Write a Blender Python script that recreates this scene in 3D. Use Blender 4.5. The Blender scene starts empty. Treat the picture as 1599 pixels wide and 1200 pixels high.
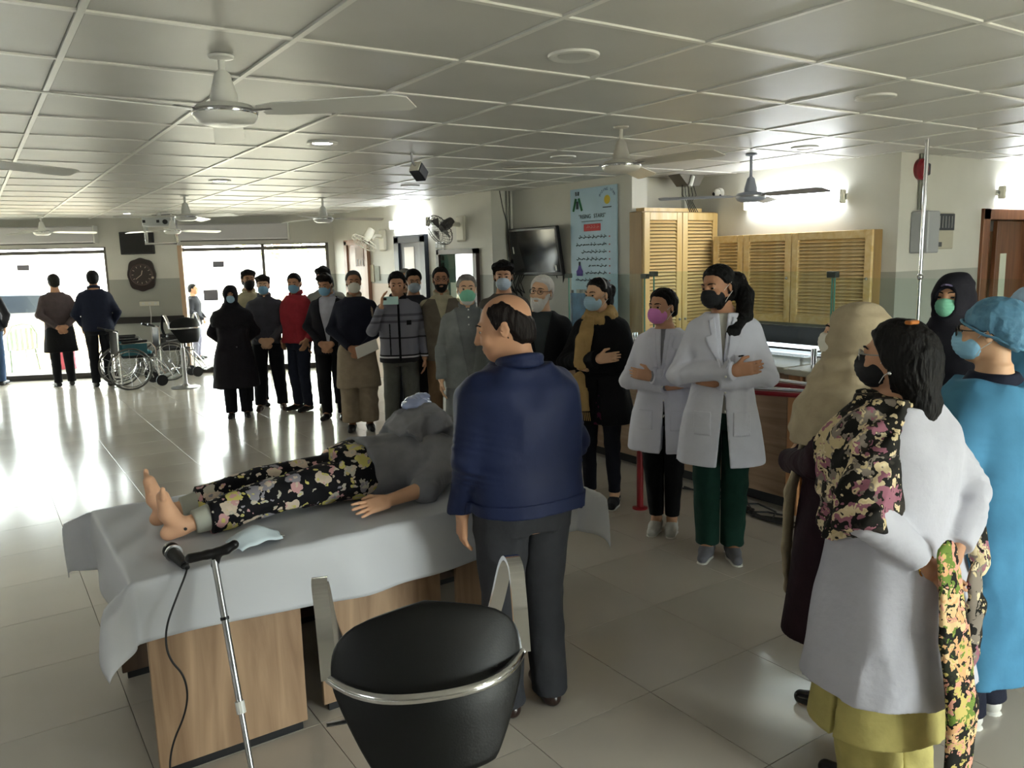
import bpy, math, random
import numpy as np
from mathutils import Vector, Matrix, Quaternion

SC = bpy.context.scene
COL = SC.collection
rng = random.Random(7)

# ------------------------------------------------------------------ camera
CAM_H = 1.80
_az, _pt, _rl = math.radians(33.78), math.radians(8.98), math.radians(1.43)
_g = Vector((math.sin(_az), math.cos(_az), 0)); _r = Vector((math.cos(_az), -math.sin(_az), 0)); _u = Vector((0, 0, 1))
_fw = _g*math.cos(_pt) - _u*math.sin(_pt); _up = _u*math.cos(_pt) + _g*math.sin(_pt)
_r2 = _r*math.cos(_rl) - _up*math.sin(_rl); _up2 = _up*math.cos(_rl) + _r*math.sin(_rl)
cam_data = bpy.data.cameras.new('camera'); cam = bpy.data.objects.new('camera', cam_data); COL.objects.link(cam)
cam_data.sensor_width = 36; cam_data.lens = 1251/1599*36; cam_data.clip_start = .05; cam_data.clip_end = 300
cam.matrix_world = Matrix(((_r2.x, _up2.x, -_fw.x, 0), (_r2.y, _up2.y, -_fw.y, 0), (_r2.z, _up2.z, -_fw.z, CAM_H), (0, 0, 0, 1)))
SC.camera = cam

# ------------------------------------------------------------------ world, daylight, exposure
SC.view_settings.view_transform = 'Standard'; SC.view_settings.look = 'None'
SC.view_settings.gamma = 1; SC.view_settings.exposure = 1.2; SC.view_settings.use_curve_mapping = False
world = bpy.data.worlds.new('overcast_sky'); SC.world = world; world.use_nodes = True
_bg = world.node_tree.nodes['Background']; _bg.inputs[0].default_value = (.98, .985, 1.0, 1); _bg.inputs[1].default_value = 12.0
TUBE_POWER = 13.0
DOWN_POWER = 30.0

# ------------------------------------------------------------------ materials
def lin(h):
    if isinstance(h, tuple): return h
    v = [int(h[i:i+2], 16)/255 for i in (0, 2, 4)]
    return tuple(c/12.92 if c <= .04045 else ((c+.055)/1.055)**2.4 for c in v)
MATS = {}
def nodes(name):
    m = bpy.data.materials.new(name); m.use_nodes = True
    nt = m.node_tree; return m, nt, nt.nodes['Principled BSDF']
def mat(name, col, rough=.6, metal=0., bump=0., bscale=60., var=0., vscale=8., sheen=0., spec=.5, emit=0., coat=0., stretch=(1, 1, 1), alpha=1.):
    if name in MATS: return MATS[name]
    m, nt, b = nodes(name); c = lin(col)
    b.inputs['Base Color'].default_value = (*c, 1); b.inputs['Roughness'].default_value = rough; b.inputs['Metallic'].default_value = metal
    b.inputs['Specular IOR Level'].default_value = spec
    if sheen: b.inputs['Sheen Weight'].default_value = sheen
    if coat: b.inputs['Coat Weight'].default_value = coat
    if emit: b.inputs['Emission Color'].default_value = (*c, 1); b.inputs['Emission Strength'].default_value = emit
    if alpha < 1: b.inputs['Alpha'].default_value = alpha
    if bump or var:
        tc = nt.nodes.new('ShaderNodeTexCoord'); mp = nt.nodes.new('ShaderNodeMapping'); mp.inputs['Scale'].default_value = stretch
        nt.links.new(tc.outputs['Object'], mp.inputs[0])
        if var:
            n = nt.nodes.new('ShaderNodeTexNoise'); n.inputs['Scale'].default_value = vscale; n.inputs['Detail'].default_value = 5
            nt.links.new(mp.outputs[0], n.inputs['Vector'])
            r = nt.nodes.new('ShaderNodeValToRGB'); e = r.color_ramp.elements
            e[0].position = .3; e[1].position = .7
            e[0].color = (*[x*(1-var) for x in c], 1); e[1].color = (*[min(1, x*(1+var)) for x in c], 1)
            nt.links.new(n.outputs[0], r.inputs[0]); nt.links.new(r.outputs[0], b.inputs['Base Color'])
        if bump:
            n = nt.nodes.new('ShaderNodeTexNoise'); n.inputs['Scale'].default_value = bscale; n.inputs['Detail'].default_value = 4
            nt.links.new(mp.outputs[0], n.inputs['Vector'])
            bp = nt.nodes.new('ShaderNodeBump'); bp.inputs['Strength'].default_value = bump; bp.inputs['Distance'].default_value = .01
            nt.links.new(n.outputs[0], bp.inputs['Height']); nt.links.new(bp.outputs[0], b.inputs['Normal'])
    MATS[name] = m; return m
def cloth(name, col, var=.12, rough=.85, bump=.35, bscale=28):
    return mat('cloth_'+name, col, rough=rough, var=var, vscale=14, bump=bump, bscale=bscale, spec=.25)
def emitter(name, col, s):
    if name in MATS: return MATS[name]
    m, nt, b = nodes(name); b.inputs['Base Color'].default_value = (*lin(col), 1)
    b.inputs['Emission Color'].default_value = (*lin(col), 1); b.inputs['Emission Strength'].default_value = s
    MATS[name] = m; return m
def glass(name, tint, refl=.08, rough=.0):
    if name in MATS: return MATS[name]
    m = bpy.data.materials.new(name); m.use_nodes = True; nt = m.node_tree; nt.nodes.remove(nt.nodes['Principled BSDF'])
    t = nt.nodes.new('ShaderNodeBsdfTransparent'); t.inputs[0].default_value = (*lin(tint), 1)
    g = nt.nodes.new('ShaderNodeBsdfGlossy'); g.inputs['Roughness'].default_value = rough
    lw = nt.nodes.new('ShaderNodeLayerWeight'); lw.inputs[0].default_value = .5; pw = nt.nodes.new('ShaderNodeMath'); pw.operation = 'POWER'; pw.inputs[1].default_value = 4.; nt.links.new(lw.outputs['Facing'], pw.inputs[0])
    f = nt.nodes.new('ShaderNodeMath'); f.operation = 'MULTIPLY_ADD'; f.inputs[1].default_value = .55; f.inputs[2].default_value = refl*.5; nt.links.new(pw.outputs[0], f.inputs[0])
    mx = nt.nodes.new('ShaderNodeMixShader'); nt.links.new(f.outputs[0], mx.inputs[0]); nt.links.new(t.outputs[0], mx.inputs[1]); nt.links.new(g.outputs[0], mx.inputs[2])
    nt.links.new(mx.outputs[0], nt.nodes['Material Output'].inputs[0]); MATS[name] = m; return m
def wood(name, c1, c2, axis='Z', scale=3., rough=.45, dist=3.):
    if name in MATS: return MATS[name]
    m, nt, b = nodes(name)
    tc = nt.nodes.new('ShaderNodeTexCoord'); mp = nt.nodes.new('ShaderNodeMapping')
    s = {'Z': (6, 6, .5), 'X': (.5, 6, 6), 'Y': (6, .5, 6)}[axis]; mp.inputs['Scale'].default_value = s
    nt.links.new(tc.outputs['Object'], mp.inputs[0])
    n = nt.nodes.new('ShaderNodeTexNoise'); n.inputs['Scale'].default_value = scale; n.inputs['Detail'].default_value = 8; n.inputs['Distortion'].default_value = dist*.3
    nt.links.new(mp.outputs[0], n.inputs['Vector'])
    r = nt.nodes.new('ShaderNodeValToRGB'); e = r.color_ramp.elements; e[0].position = .3; e[1].position = .72
    e[0].color = (*lin(c1), 1); e[1].color = (*lin(c2), 1)
    nt.links.new(n.outputs[0], r.inputs[0]); nt.links.new(r.outputs[0], b.inputs['Base Color'])
    b.inputs['Roughness'].default_value = rough
    MATS[name] = m; return m

# ------------------------------------------------------------------ mesh helpers
def link(o, parent=None):
    COL.objects.link(o)
    if parent is not None: o.parent = parent
    return o
def tag(o, label=None, cat=None, group=None, kind=None):
    if label: o['label'] = label
    if cat: o['category'] = cat
    if group: o['group'] = group
    if kind: o['kind'] = kind
    return o
def empty(name, loc=(0, 0, 0), rz=0., label=None, cat=None, group=None, kind=None):
    o = bpy.data.objects.new(name, None); COL.objects.link(o); o.location = loc; o.rotation_euler = (0, 0, rz)
    o.empty_display_size = .1
    return tag(o, label, cat, group, kind)
class MB:
    """collects polygons for one mesh object"""
    def __init__(s): s.v = []; s.f = []; s.mi = []; s.cm = 0
    def add(s, vs, fs):
        k = len(s.v); s.v += [tuple(v) for v in vs]; s.f += [tuple(i+k for i in f) for f in fs]; s.mi += [s.cm]*len(fs); return s
    def box(s, c, h, rz=0., M=None, bev=0.):
        x, y, z = h
        if bev > 0:
            b = min(bev, min(h)*.95); vs = []
            for sx in (-1, 1):
                for sy in (-1, 1):
                    for sz in (-1, 1):
                        vs += [(sx*x, sy*(y-b), sz*(z-b)), (sx*(x-b), sy*y, sz*(z-b)), (sx*(x-b), sy*(y-b), sz*z)]
            def I(a, b_, c_, k): return ((a > 0)*4+(b_ > 0)*2+(c_ > 0))*3+k
            fs = []
            def q(l, n):
                p = [Vector(vs[i]) for i in l]
                if (p[1]-p[0]).cross(p[2]-p[0]).dot(Vector(n)) < 0: l = l[::-1]
                fs.append(tuple(l))
            for t in (-1, 1):
                q([I(t, -1, -1, 0), I(t, 1, -1, 0), I(t, 1, 1, 0), I(t, -1, 1, 0)], (t, 0, 0))
                q([I(-1, t, -1, 1), I(1, t, -1, 1), I(1, t, 1, 1), I(-1, t, 1, 1)], (0, t, 0))
                q([I(-1, -1, t, 2), I(1, -1, t, 2), I(1, 1, t, 2), I(-1, 1, t, 2)], (0, 0, t))
                for u in (-1, 1):
                    q([I(t, u, -1, 0), I(t, u, 1, 0), I(t, u, 1, 1), I(t, u, -1, 1)], (t, u, 0))
                    q([I(t, -1, u, 0), I(t, 1, u, 0), I(t, 1, u, 2), I(t, -1, u, 2)], (t, 0, u))
                    q([I(-1, t, u, 1), I(1, t, u, 1), I(1, t, u, 2), I(-1, t, u, 2)], (0, t, u))
                    for w in (-1, 1): q([I(t, u, w, 0), I(t, u, w, 1), I(t, u, w, 2)], (t, u, w))
        else:
            vs = [(sx*x, sy*y, sz*z) for sx in (-1, 1) for sy in (-1, 1) for sz in (-1, 1)]
            fs = [(0, 1, 3, 2), (4, 6, 7, 5), (0, 4, 5, 1), (2, 3, 7, 6), (0, 2, 6, 4), (1, 5, 7, 3)]
        if M is None: M = Matrix.Rotation(rz, 3, 'Z')
        c = Vector(c); return s.add([M @ Vector(v) + c for v in vs], fs)
    def bx(s, x0, x1, y0, y1, z0, z1, bev=0.): return s.box(((x0+x1)/2, (y0+y1)/2, (z0+z1)/2), (abs(x1-x0)/2, abs(y1-y0)/2, abs(z1-z0)/2), bev=bev)
    def tube(s, pts, r, n=8, closed=False, flat=None, caps=True):
        pts = [Vector(p) for p in pts]; N = len(pts); rs = r if isinstance(r, (list, tuple)) else [r]*N
        vs = []; fs = []; prev = None
        for i, p in enumerate(pts):
            a = pts[(i-1) % N] if closed or i > 0 else p; b = pts[(i+1) % N] if closed or i < N-1 else p
            t = (b-a).normalized()
            if prev is None:
                ref = Vector((0, 0, 1)) if abs(t.z) < .9 else Vector((1, 0, 0)); u = t.cross(ref).normalized()
            else: u = (prev - t*prev.dot(t)).normalized()
            prev = u; w = t.cross(u)
            for k in range(n):
                an = 2*math.pi*k/n; fu, fww = (1, 1) if flat is None else flat
                vs.append(p + u*math.cos(an)*rs[i]*fu + w*math.sin(an)*rs[i]*fww)
        M_ = N if closed else N-1
        for i in range(M_):
            for k in range(n):
                a = i*n+k; b = i*n+(k+1) % n; c = ((i+1) % N)*n+(k+1) % n; d = ((i+1) % N)*n+k; fs.append((a, b, c, d))
        if not closed and caps: fs.append(tuple(range(n))[::-1]); fs.append(tuple((N-1)*n+k for k in range(n)))
        return s.add(vs, fs)
    def lathe(s, prof, c=(0, 0, 0), n=24, M=None):
        vs = []; fs = []; c = Vector(c); m = len(prof)
        for r, z in prof:
            for k in range(n):
                a = 2*math.pi*k/n; v = Vector((r*math.cos(a), r*math.sin(a), z)); vs.append((M @ v if M is not None else v)+c)
        for i in range(m-1):
            for k in range(n): fs.append((i*n+k, i*n+(k+1) % n, (i+1)*n+(k+1) % n, (i+1)*n+k))
        fs.append(tuple(range(n))[::-1]); fs.append(tuple((m-1)*n+k for k in range(n)))
        return s.add(vs, fs)
    def cyl(s, a, b, r, n=12, r2=None): return s.tube([a, b], [r, r if r2 is None else r2], n)
    def sph(s, c, r, n=12, M=None):
        pr = [(max(1e-4, math.sin(math.pi*i/n)), -math.cos(math.pi*i/n)) for i in range(n+1)]
        rr = r if isinstance(r, (tuple, list)) else (r, r, r); D = Matrix.Diagonal(Vector(rr)).to_3x3()
        return s.lathe(pr, c, n*2 if n < 10 else n, (M @ D) if M is not None else D)
    def prism(s, poly, o, ux, uy, th):
        """extrude 2D polygon (in ux,uy plane at o) by th along ux x uy"""
        o, ux, uy = Vector(o), Vector(ux), Vector(uy); nn = ux.cross(uy).normalized()*th; n = len(poly)
        vs = [o+ux*p[0]+uy*p[1] for p in poly]; vs += [v+nn for v in vs]
        fs = [tuple(range(n))[::-1], tuple(range(n, 2*n))]+[(i, (i+1) % n, (i+1) % n+n, i+n) for i in range(n)]
        return s.add(vs, fs)
    def build(s, name, m, parent=None, smooth=False, loc=None, rz=None, bevel=0.):
        me = bpy.data.meshes.new(name); me.from_pydata(s.v, [], s.f)
        ms = m if isinstance(m, (list, tuple)) else [m]
        for x in ms: me.materials.append(x)
        if len(ms) > 1: me.polygons.foreach_set('material_index', s.mi)
        if smooth:
            me.polygons.foreach_set('use_smooth', [True]*len(me.polygons)); 
            try: me.set_sharp_from_angle(angle=math.radians(40))
            except Exception: pass
        me.update(); o = bpy.data.objects.new(name, me); link(o, parent)
        if loc is not None: o.location = loc
        if rz is not None: o.rotation_euler = (0, 0, rz)
        if bevel:
            md = o.modifiers.new('bevel', 'BEVEL'); md.width = bevel; md.segments = 2; md.limit_method = 'ANGLE'
        return o
def inst(me, name, loc, parent=None, rot=None):
    o = bpy.data.objects.new(name, me); link(o, parent); o.location = loc
    if rot is not None: o.rotation_euler = rot
    return o
def clone(o, loc=None, rz=None, label=None, group=None, parent=None):
    c = o.copy(); COL.objects.link(c); c.parent = parent
    if loc is not None: c.location = loc
    if rz is not None: c.rotation_euler = (c.rotation_euler[0], c.rotation_euler[1], rz)
    if label: c['label'] = label
    if group: c['group'] = group
    for ch in list(o.children): clone(ch, parent=c)
    return c
def proj(p):
    v = Vector(p)-Vector((0, 0, CAM_H)); z = v.dot(_fw)
    if z <= .05: return None
    return (799.5+1251*v.dot(_r2)/z, 600-1251*v.dot(_up2)/z)
def text(name, s, loc, size, m, parent, rot=(math.pi/2, 0, 0), align='CENTER', ext=.0006):
    c = bpy.data.curves.new(name, 'FONT'); c.body = s; c.size = size; c.align_x = align; c.align_y = 'CENTER'; c.extrude = ext
    c.materials.append(m); t = bpy.data.objects.new(name, c); COL.objects.link(t); bpy.context.view_layer.update()
    me = bpy.data.meshes.new_from_object(t.evaluated_get(bpy.context.evaluated_depsgraph_get())); bpy.data.objects.remove(t)
    o = bpy.data.objects.new(name, me); link(o, parent); o.location = loc; o.rotation_euler = rot; return o
# ------------------------------------------------------------------ common materials
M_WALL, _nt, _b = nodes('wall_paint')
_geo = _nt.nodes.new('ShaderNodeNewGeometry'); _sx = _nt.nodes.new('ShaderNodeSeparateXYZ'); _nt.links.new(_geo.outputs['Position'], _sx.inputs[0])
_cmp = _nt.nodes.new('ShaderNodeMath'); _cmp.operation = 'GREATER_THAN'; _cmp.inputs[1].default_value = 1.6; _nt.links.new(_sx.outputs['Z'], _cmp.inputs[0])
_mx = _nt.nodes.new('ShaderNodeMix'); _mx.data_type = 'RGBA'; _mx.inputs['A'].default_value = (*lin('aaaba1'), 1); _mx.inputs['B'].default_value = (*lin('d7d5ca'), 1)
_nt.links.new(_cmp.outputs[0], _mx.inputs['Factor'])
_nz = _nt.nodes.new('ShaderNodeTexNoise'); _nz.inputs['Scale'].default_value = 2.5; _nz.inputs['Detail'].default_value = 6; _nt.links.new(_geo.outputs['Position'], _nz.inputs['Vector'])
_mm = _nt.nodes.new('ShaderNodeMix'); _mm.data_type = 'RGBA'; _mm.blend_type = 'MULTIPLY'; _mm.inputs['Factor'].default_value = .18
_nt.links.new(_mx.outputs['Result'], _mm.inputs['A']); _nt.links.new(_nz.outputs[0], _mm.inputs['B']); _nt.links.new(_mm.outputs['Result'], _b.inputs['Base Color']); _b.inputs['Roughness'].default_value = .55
M_TILE = mat('porcelain_tile', 'c0b9ae', rough=.16, var=.06, vscale=1.3, spec=.55)
M_GROUT = mat('tile_grout', '57534a', rough=.9)
M_CEIL = mat('ceiling_panel', 'c6c5c0', rough=.42, var=.05, vscale=2., bump=.05, bscale=180, spec=.45)
M_TBAR = mat('ceiling_bar', 'e4e3dc', rough=.35)
M_WHITE = mat('white_enamel', 'dcdcd6', rough=.35)
M_CHROME = mat('chrome', 'd8d8da', rough=.12, metal=1.)
M_STEEL = mat('brushed_steel', 'b8b9bb', rough=.3, metal=1.)
M_BLACK = mat('black_plastic', '0d0d0f', rough=.35)
M_BLKSAT = mat('black_satin', '141416', rough=.5)
M_CREAM = mat('cream_plastic', 'ddd9c8', rough=.45)
M_ALU = mat('bronze_aluminium', '6f6a62', rough=.4, metal=.5)
M_DARKAL = mat('dark_frame', '35302c', rough=.5)
M_DOORW = wood('door_wood', '6a3f25', '8a5a38', 'Z', 3)
M_PINE = wood('pine_wood', 'ddb873', 'edd39c', 'Z', 2.2, rough=.4)
M_PINEH = wood('pine_slat', 'e0bb78', 'efd5a2', 'X', 2.2, rough=.4)
M_PINEY = wood('pine_slat_deep', 'e0bb78', 'efd5a2', 'Y', 2.2, rough=.4)
M_LAM = wood('desk_laminate', '86694f', 'b09274', 'Z', 2.0, rough=.42, dist=5)
M_LAMH = wood('counter_laminate', '8a6f55', 'b0947a', 'Y', 2.0, rough=.38, dist=4)
M_PAPER = mat('paper', 'e6e4da', rough=.8)
M_RED = mat('red_enamel', '8e1620', rough=.3)
M_GLASS = glass('clear_pane', 'f2f7f4')
M_GLASSG = glass('green_pane', 'f7fcfa', .03)

FX0, FY0, TP = .369, 2.265, .6
CZ = 2.58
# ------------------------------------------------------------------ floor
XL, YB, XR, YT = -2.8, -3.2, 10.2, 16.9
fl = MB().bx(XL, XR, YB, YT, -.12, -.012).build('floor', M_GROUT); tag(fl, 'glossy beige porcelain tile floor with thin dark joints', kind='structure')
tile_me = MB().box((0, 0, -.006), (TP/2-.0013, TP/2-.0013, .006), bev=.0007).build('floor_tile', M_TILE).data
bpy.data.objects.remove(bpy.data.objects['floor_tile'])
tiles = []
for i in range(int((XL-FX0)/TP), int((XR-FX0)/TP)+1):
    for j in range(int((YB-FY0)/TP), int((YT-FY0)/TP)+1):
        cx, cy = FX0+(i+.5)*TP, FY0+(j+.5)*TP
        if not (XL+TP/2 < cx < XR and YB+TP/2 < cy < YT-TP/2): continue
        q = proj((cx, cy, 0)); vis = q is not None and -150 < q[0] < 1750 and -50 < q[1] < 1420
        wy = 15.3-.449*(cx-.3)
        if cy > wy+.4: continue
        hid = (cx > 5.3 and cy > 6.2) or (cx > 4.7 and cy > 3.2) or cx > 6.2
        tiles.append(((not vis) or hid, cx*cx+cy*cy, cx, cy))
tiles.sort()
rest = MB()
for k, (h, d, cx, cy) in enumerate(tiles):
    if k < 300 and not h: inst(tile_me, 'floor_tile', (cx, cy, 0), fl)
    else: rest.box((cx, cy, -.006), (TP/2-.0016, TP/2-.0016, .006))
tag(rest.build('floor_tiling', M_TILE, fl), kind='stuff')

# ------------------------------------------------------------------ ceiling
CX0, CY0, CP = .375, 2.885, .672
ce = MB().bx(XL, XR, YB, YT, CZ+.02, CZ+.14).build('ceiling', M_CEIL); tag(ce, 'suspended ceiling of grey white panels in a white bar grid', kind='structure')
pan_me = MB().box((0, 0, .008), (CP/2-.012, CP/2-.012, .007), bev=.004).build('ceiling_panel', M_CEIL).data
bpy.data.objects.remove(bpy.data.objects['ceiling_panel'])
pans = []
for i in range(int((XL-CX0)/CP), int((XR-CX0)/CP)):
    for j in range(int((YB-CY0)/CP), int((YT-CY0)/CP)):
        cx, cy = CX0+(i+.5)*CP, CY0+(j+.5)*CP
        if cy > 15.3-.449*(cx-.3)-.2 or (cx > 5.15 and cy > 8.2) or (cx > 5.5 and cy > 6) or (cx > 6.4 and cy > 3.9): continue
        q = proj((cx, cy, CZ)); vis = q is not None and -120 < q[0] < 1720 and -120 < q[1] < 440
        pans.append((not vis, cx*cx+cy*cy, cx, cy))
pans.sort(); rest = MB()
for k, (h, d, cx, cy) in enumerate(pans):
    if k < 300 and not h: inst(pan_me, 'ceiling_panel', (cx, cy, CZ), ce)
    else: rest.box((cx, cy, CZ+.008), (CP/2-.012, CP/2-.012, .007))
tag(rest.build('ceiling_panelling', M_CEIL, ce), kind='stuff')
for i in range(int((XL-CX0)/CP), int((XR-CX0)/CP)+1):
    x = CX0+i*CP; y1 = min(15.3-.449*(x-.3), 8.2 if x > 5.2 else 99, 6. if x > 5.5 else 99, 3.85 if x > 6.5 else 99)-.02
    MB().bx(x-.011, x+.011, YB, y1, CZ-.006, CZ+.02).build('ceiling_bar', M_TBAR, ce)
for j in range(int((YB-CY0)/CP), int((YT-CY0)/CP)+1):
    y = CY0+j*CP; x1 = XR if y < 3.85 else 6.5 if y < 6 else 5.5 if y < 8.2 else 5.2
    if y > 13.1: x1 = min(x1, .3+(15.3-y)/.449)
    if x1 > XL: MB().bx(XL, x1-.02, y-.011, y+.011, CZ-.005, CZ+.021).build('ceiling_bar', M_TBAR, ce)

# ------------------------------------------------------------------ walls
def wall(name, x0, x1, y0, y1, label, z0=0., z1=CZ+.02): 
    return tag(MB().bx(x0, x1, y0, y1, z0, z1).build(name, M_WALL), label, kind='structure')
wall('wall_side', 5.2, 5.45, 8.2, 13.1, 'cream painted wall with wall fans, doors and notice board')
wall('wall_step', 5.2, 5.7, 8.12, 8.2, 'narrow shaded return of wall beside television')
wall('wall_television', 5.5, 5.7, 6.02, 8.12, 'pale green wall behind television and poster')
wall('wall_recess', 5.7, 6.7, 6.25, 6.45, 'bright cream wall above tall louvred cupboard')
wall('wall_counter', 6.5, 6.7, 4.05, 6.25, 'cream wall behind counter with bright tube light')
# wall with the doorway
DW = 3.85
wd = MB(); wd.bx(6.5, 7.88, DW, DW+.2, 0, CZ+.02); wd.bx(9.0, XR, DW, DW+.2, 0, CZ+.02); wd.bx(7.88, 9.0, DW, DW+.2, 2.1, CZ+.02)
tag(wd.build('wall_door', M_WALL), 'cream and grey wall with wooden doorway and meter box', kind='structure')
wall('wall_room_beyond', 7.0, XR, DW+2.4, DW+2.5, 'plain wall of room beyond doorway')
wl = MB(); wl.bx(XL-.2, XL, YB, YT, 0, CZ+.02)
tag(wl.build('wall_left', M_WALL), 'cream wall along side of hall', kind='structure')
wb = MB(); wb.bx(XL, 2.6, YB-.2, YB, 0, CZ+.02); wb.bx(5.1, XR, YB-.2, YB, 0, CZ+.02); wb.bx(2.6, 5.1, YB-.2, YB, 2.1, CZ+.02)  # gap in the unseen rear wall added to let in fill daylight
tag(wb.build('wall_back', M_WALL), 'cream wall with added unseen daylight opening', kind='structure')
tag(MB().bx(2.6, 5.1, YB-.12, YB-.1, 0, 2.1).build('fill_opening_pane', M_GLASS), 'clear pane in added daylight opening behind the camera', kind='structure')  # glazes the rear opening added for fill daylight
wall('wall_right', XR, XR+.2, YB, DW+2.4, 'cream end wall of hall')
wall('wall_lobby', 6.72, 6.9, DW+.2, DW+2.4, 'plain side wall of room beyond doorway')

# window wall (turned a little against the grid)
W0 = (.3, 15.3, 0); WRZ = math.atan2(-2.2, 4.9)
ww = MB()
for a, b in ((-3.6, -3.2), (1.76, 2.88), (5.28, 5.6)): ww.bx(a, b, 0, .22, 0, CZ+.02)
ww.bx(-3.2, 1.76, 0, .22, 2.13, CZ+.02); ww.bx(2.88, 5.28, 0, .22, 2.13, CZ+.02)
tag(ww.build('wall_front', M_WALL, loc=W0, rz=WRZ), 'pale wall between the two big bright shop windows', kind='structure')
def shopwin(name, a, b, label, mulls, slit):
    r = empty(name, W0, WRZ, label, kind='structure')
    MB().bx(a, b, .05, .13, .0, .09).build('sill_rail', M_DARKAL, r)
    MB().bx(a, b, .05, .13, 2.03, 2.085).build('head_rail', M_ALU, r)
    MB().bx(a, b, .05, .13, 2.115, 2.14).build('top_rail', M_ALU, r)
    for m_ in (a+.03, b-.03)+tuple(mulls): MB().bx(m_-.025, m_+.025, .06, .12, .09, 2.13).build('mullion', M_ALU, r)
    xs = sorted([a, *mulls, b])
    for p, q in zip(xs, xs[1:]): MB().bx(p, q, .085, .093, .09, 2.03).build('pane', M_GLASS, r)
    return r
w1 = shopwin('window_1', -3.2, 1.76, 'wide bright shop window behind two standing men', (-1.6, .0), 0)
w2 = shopwin('window_2', 2.88, 5.28, 'wide bright shop window behind row of standing men', (4.2,), 0)
MB().bx(2.86, 2.93, -.02, .06, 0, 2.13).build('trim_1', mat('peach_trim', 'c9a98a', rough=.5), loc=W0, rz=WRZ)
tag(bpy.data.objects['trim_1'], 'peach coloured trim along edge of shop window by clock wall', kind='structure')
for (s, z, w, h, lab) in ((.47, 1.83, .09, .045, 'small grey notice taped on glass above man in brown jacket'), (3.47, 1.81, .09, .05, 'small grey notice taped high on window glass'), (3.31, 1.3, .115, .09, 'lilac grey notice taped on glass beside woman in black')):
    tag(MB().bx(s-w, s+w, .076, .084, z-h, z+h).build('window_notice', mat('notice_grey', '8f8d98', rough=.8), loc=W0, rz=WRZ), lab, 'notice', 'notices on the shop windows')
# light portals in the window openings
def portal(x0, x1, z0, z1, loc, rz, flip=False):
    l = bpy.data.lights.new('daylight_opening', 'AREA'); l.shape = 'RECTANGLE'; l.size = x1-x0; l.size_y = z1-z0; l.cycles.is_portal = True
    o = bpy.data.objects.new('daylight_opening', l); COL.objects.link(o)
    M = Matrix.Translation(loc) @ Matrix.Rotation(rz, 4, 'Z') @ Matrix.Translation(((x0+x1)/2, -.14 if flip else .16, (z0+z1)/2)) @ Matrix.Rotation(math.radians(90 if flip else -90), 4, 'X')
    o.matrix_world = M
portal(-3.2, 1.76, .05, 2.13, W0, WRZ); portal(2.88, 5.28, .05, 2.13, W0, WRZ)
portal(2.6, 5.1, .02, 2.1, (0, YB, 0), 0, True)  # portal of the added rear opening
# dado strip
tag(MB().bx(1.76, 2.88, -.03, 0, .88, .985, bev=.004).build('trim_2', mat('dado_dark', '2b2723', rough=.5), loc=W0, rz=WRZ), 'dark chair rail strip on wall between windows', kind='structure')

# ------------------------------------------------------------------ outside
gr = MB().bx(-30, 40, 13, 60, -.3, -.06).build('ground_outside', mat('paving', 'cfc4b0', rough=.9, var=.1)); tag(gr, 'pale sunlit paving outside the windows', kind='structure')
gb = MB().bx(-30, 40, -30, YB-.25, -.3, -.06).build('ground_behind', mat('paving', '')); tag(gb, 'pale paving outside added daylight opening', kind='structure')  # ground outside the added rear opening
tag(MB().bx(-8, 3.4, 19.5, 19.75, -.06, .75).build('wall_garden', mat('garden_wall', 'd3bfa0', rough=.9, var=.1)), 'low cream garden wall outside window', kind='structure')
tag(MB().bx(-14, 22, 44, 44.4, -.06, 2.6).build('wall_far_boundary', mat('far_wall', 'e6e2da', rough=.9)), 'pale boundary wall far outside windows', kind='structure')
def car(loc, rz):
    r = empty('parked_car', loc, rz, 'silver grey parked car behind garden wall outside window', 'car')
    pr = [(-2.1, .35), (2.1, .35), (2.15, .7), (1.3, .85), (.75, 1.35), (-.9, 1.4), (-1.7, .95), (-2.15, .85)]
    MB().prism(pr, (0, .8, 0), (1, 0, 0), (0, 0, 1), 1.6).build('body', mat('car_paint', '7d838c', rough=.25, metal=.4), r, bevel=.05)
    for y in (-.815, .815): MB().prism([(1.1, .9), (.68, 1.28), (-.85, 1.32), (-1.45, .95)], (0, y+.005, 0), (1, 0, 0), (0, 0, 1), .01).build('side_window', mat('car_glass', '20252b', rough=.1), r)
    for x in (-1.35, 1.35):
        for y in (-.78, .78): MB().cyl((x, y-.1, .32), (x, y+.1, .32), .32, 20).build('wheel', M_BLKSAT, r)
car((.6, 21.6, -.06), .05)
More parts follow.
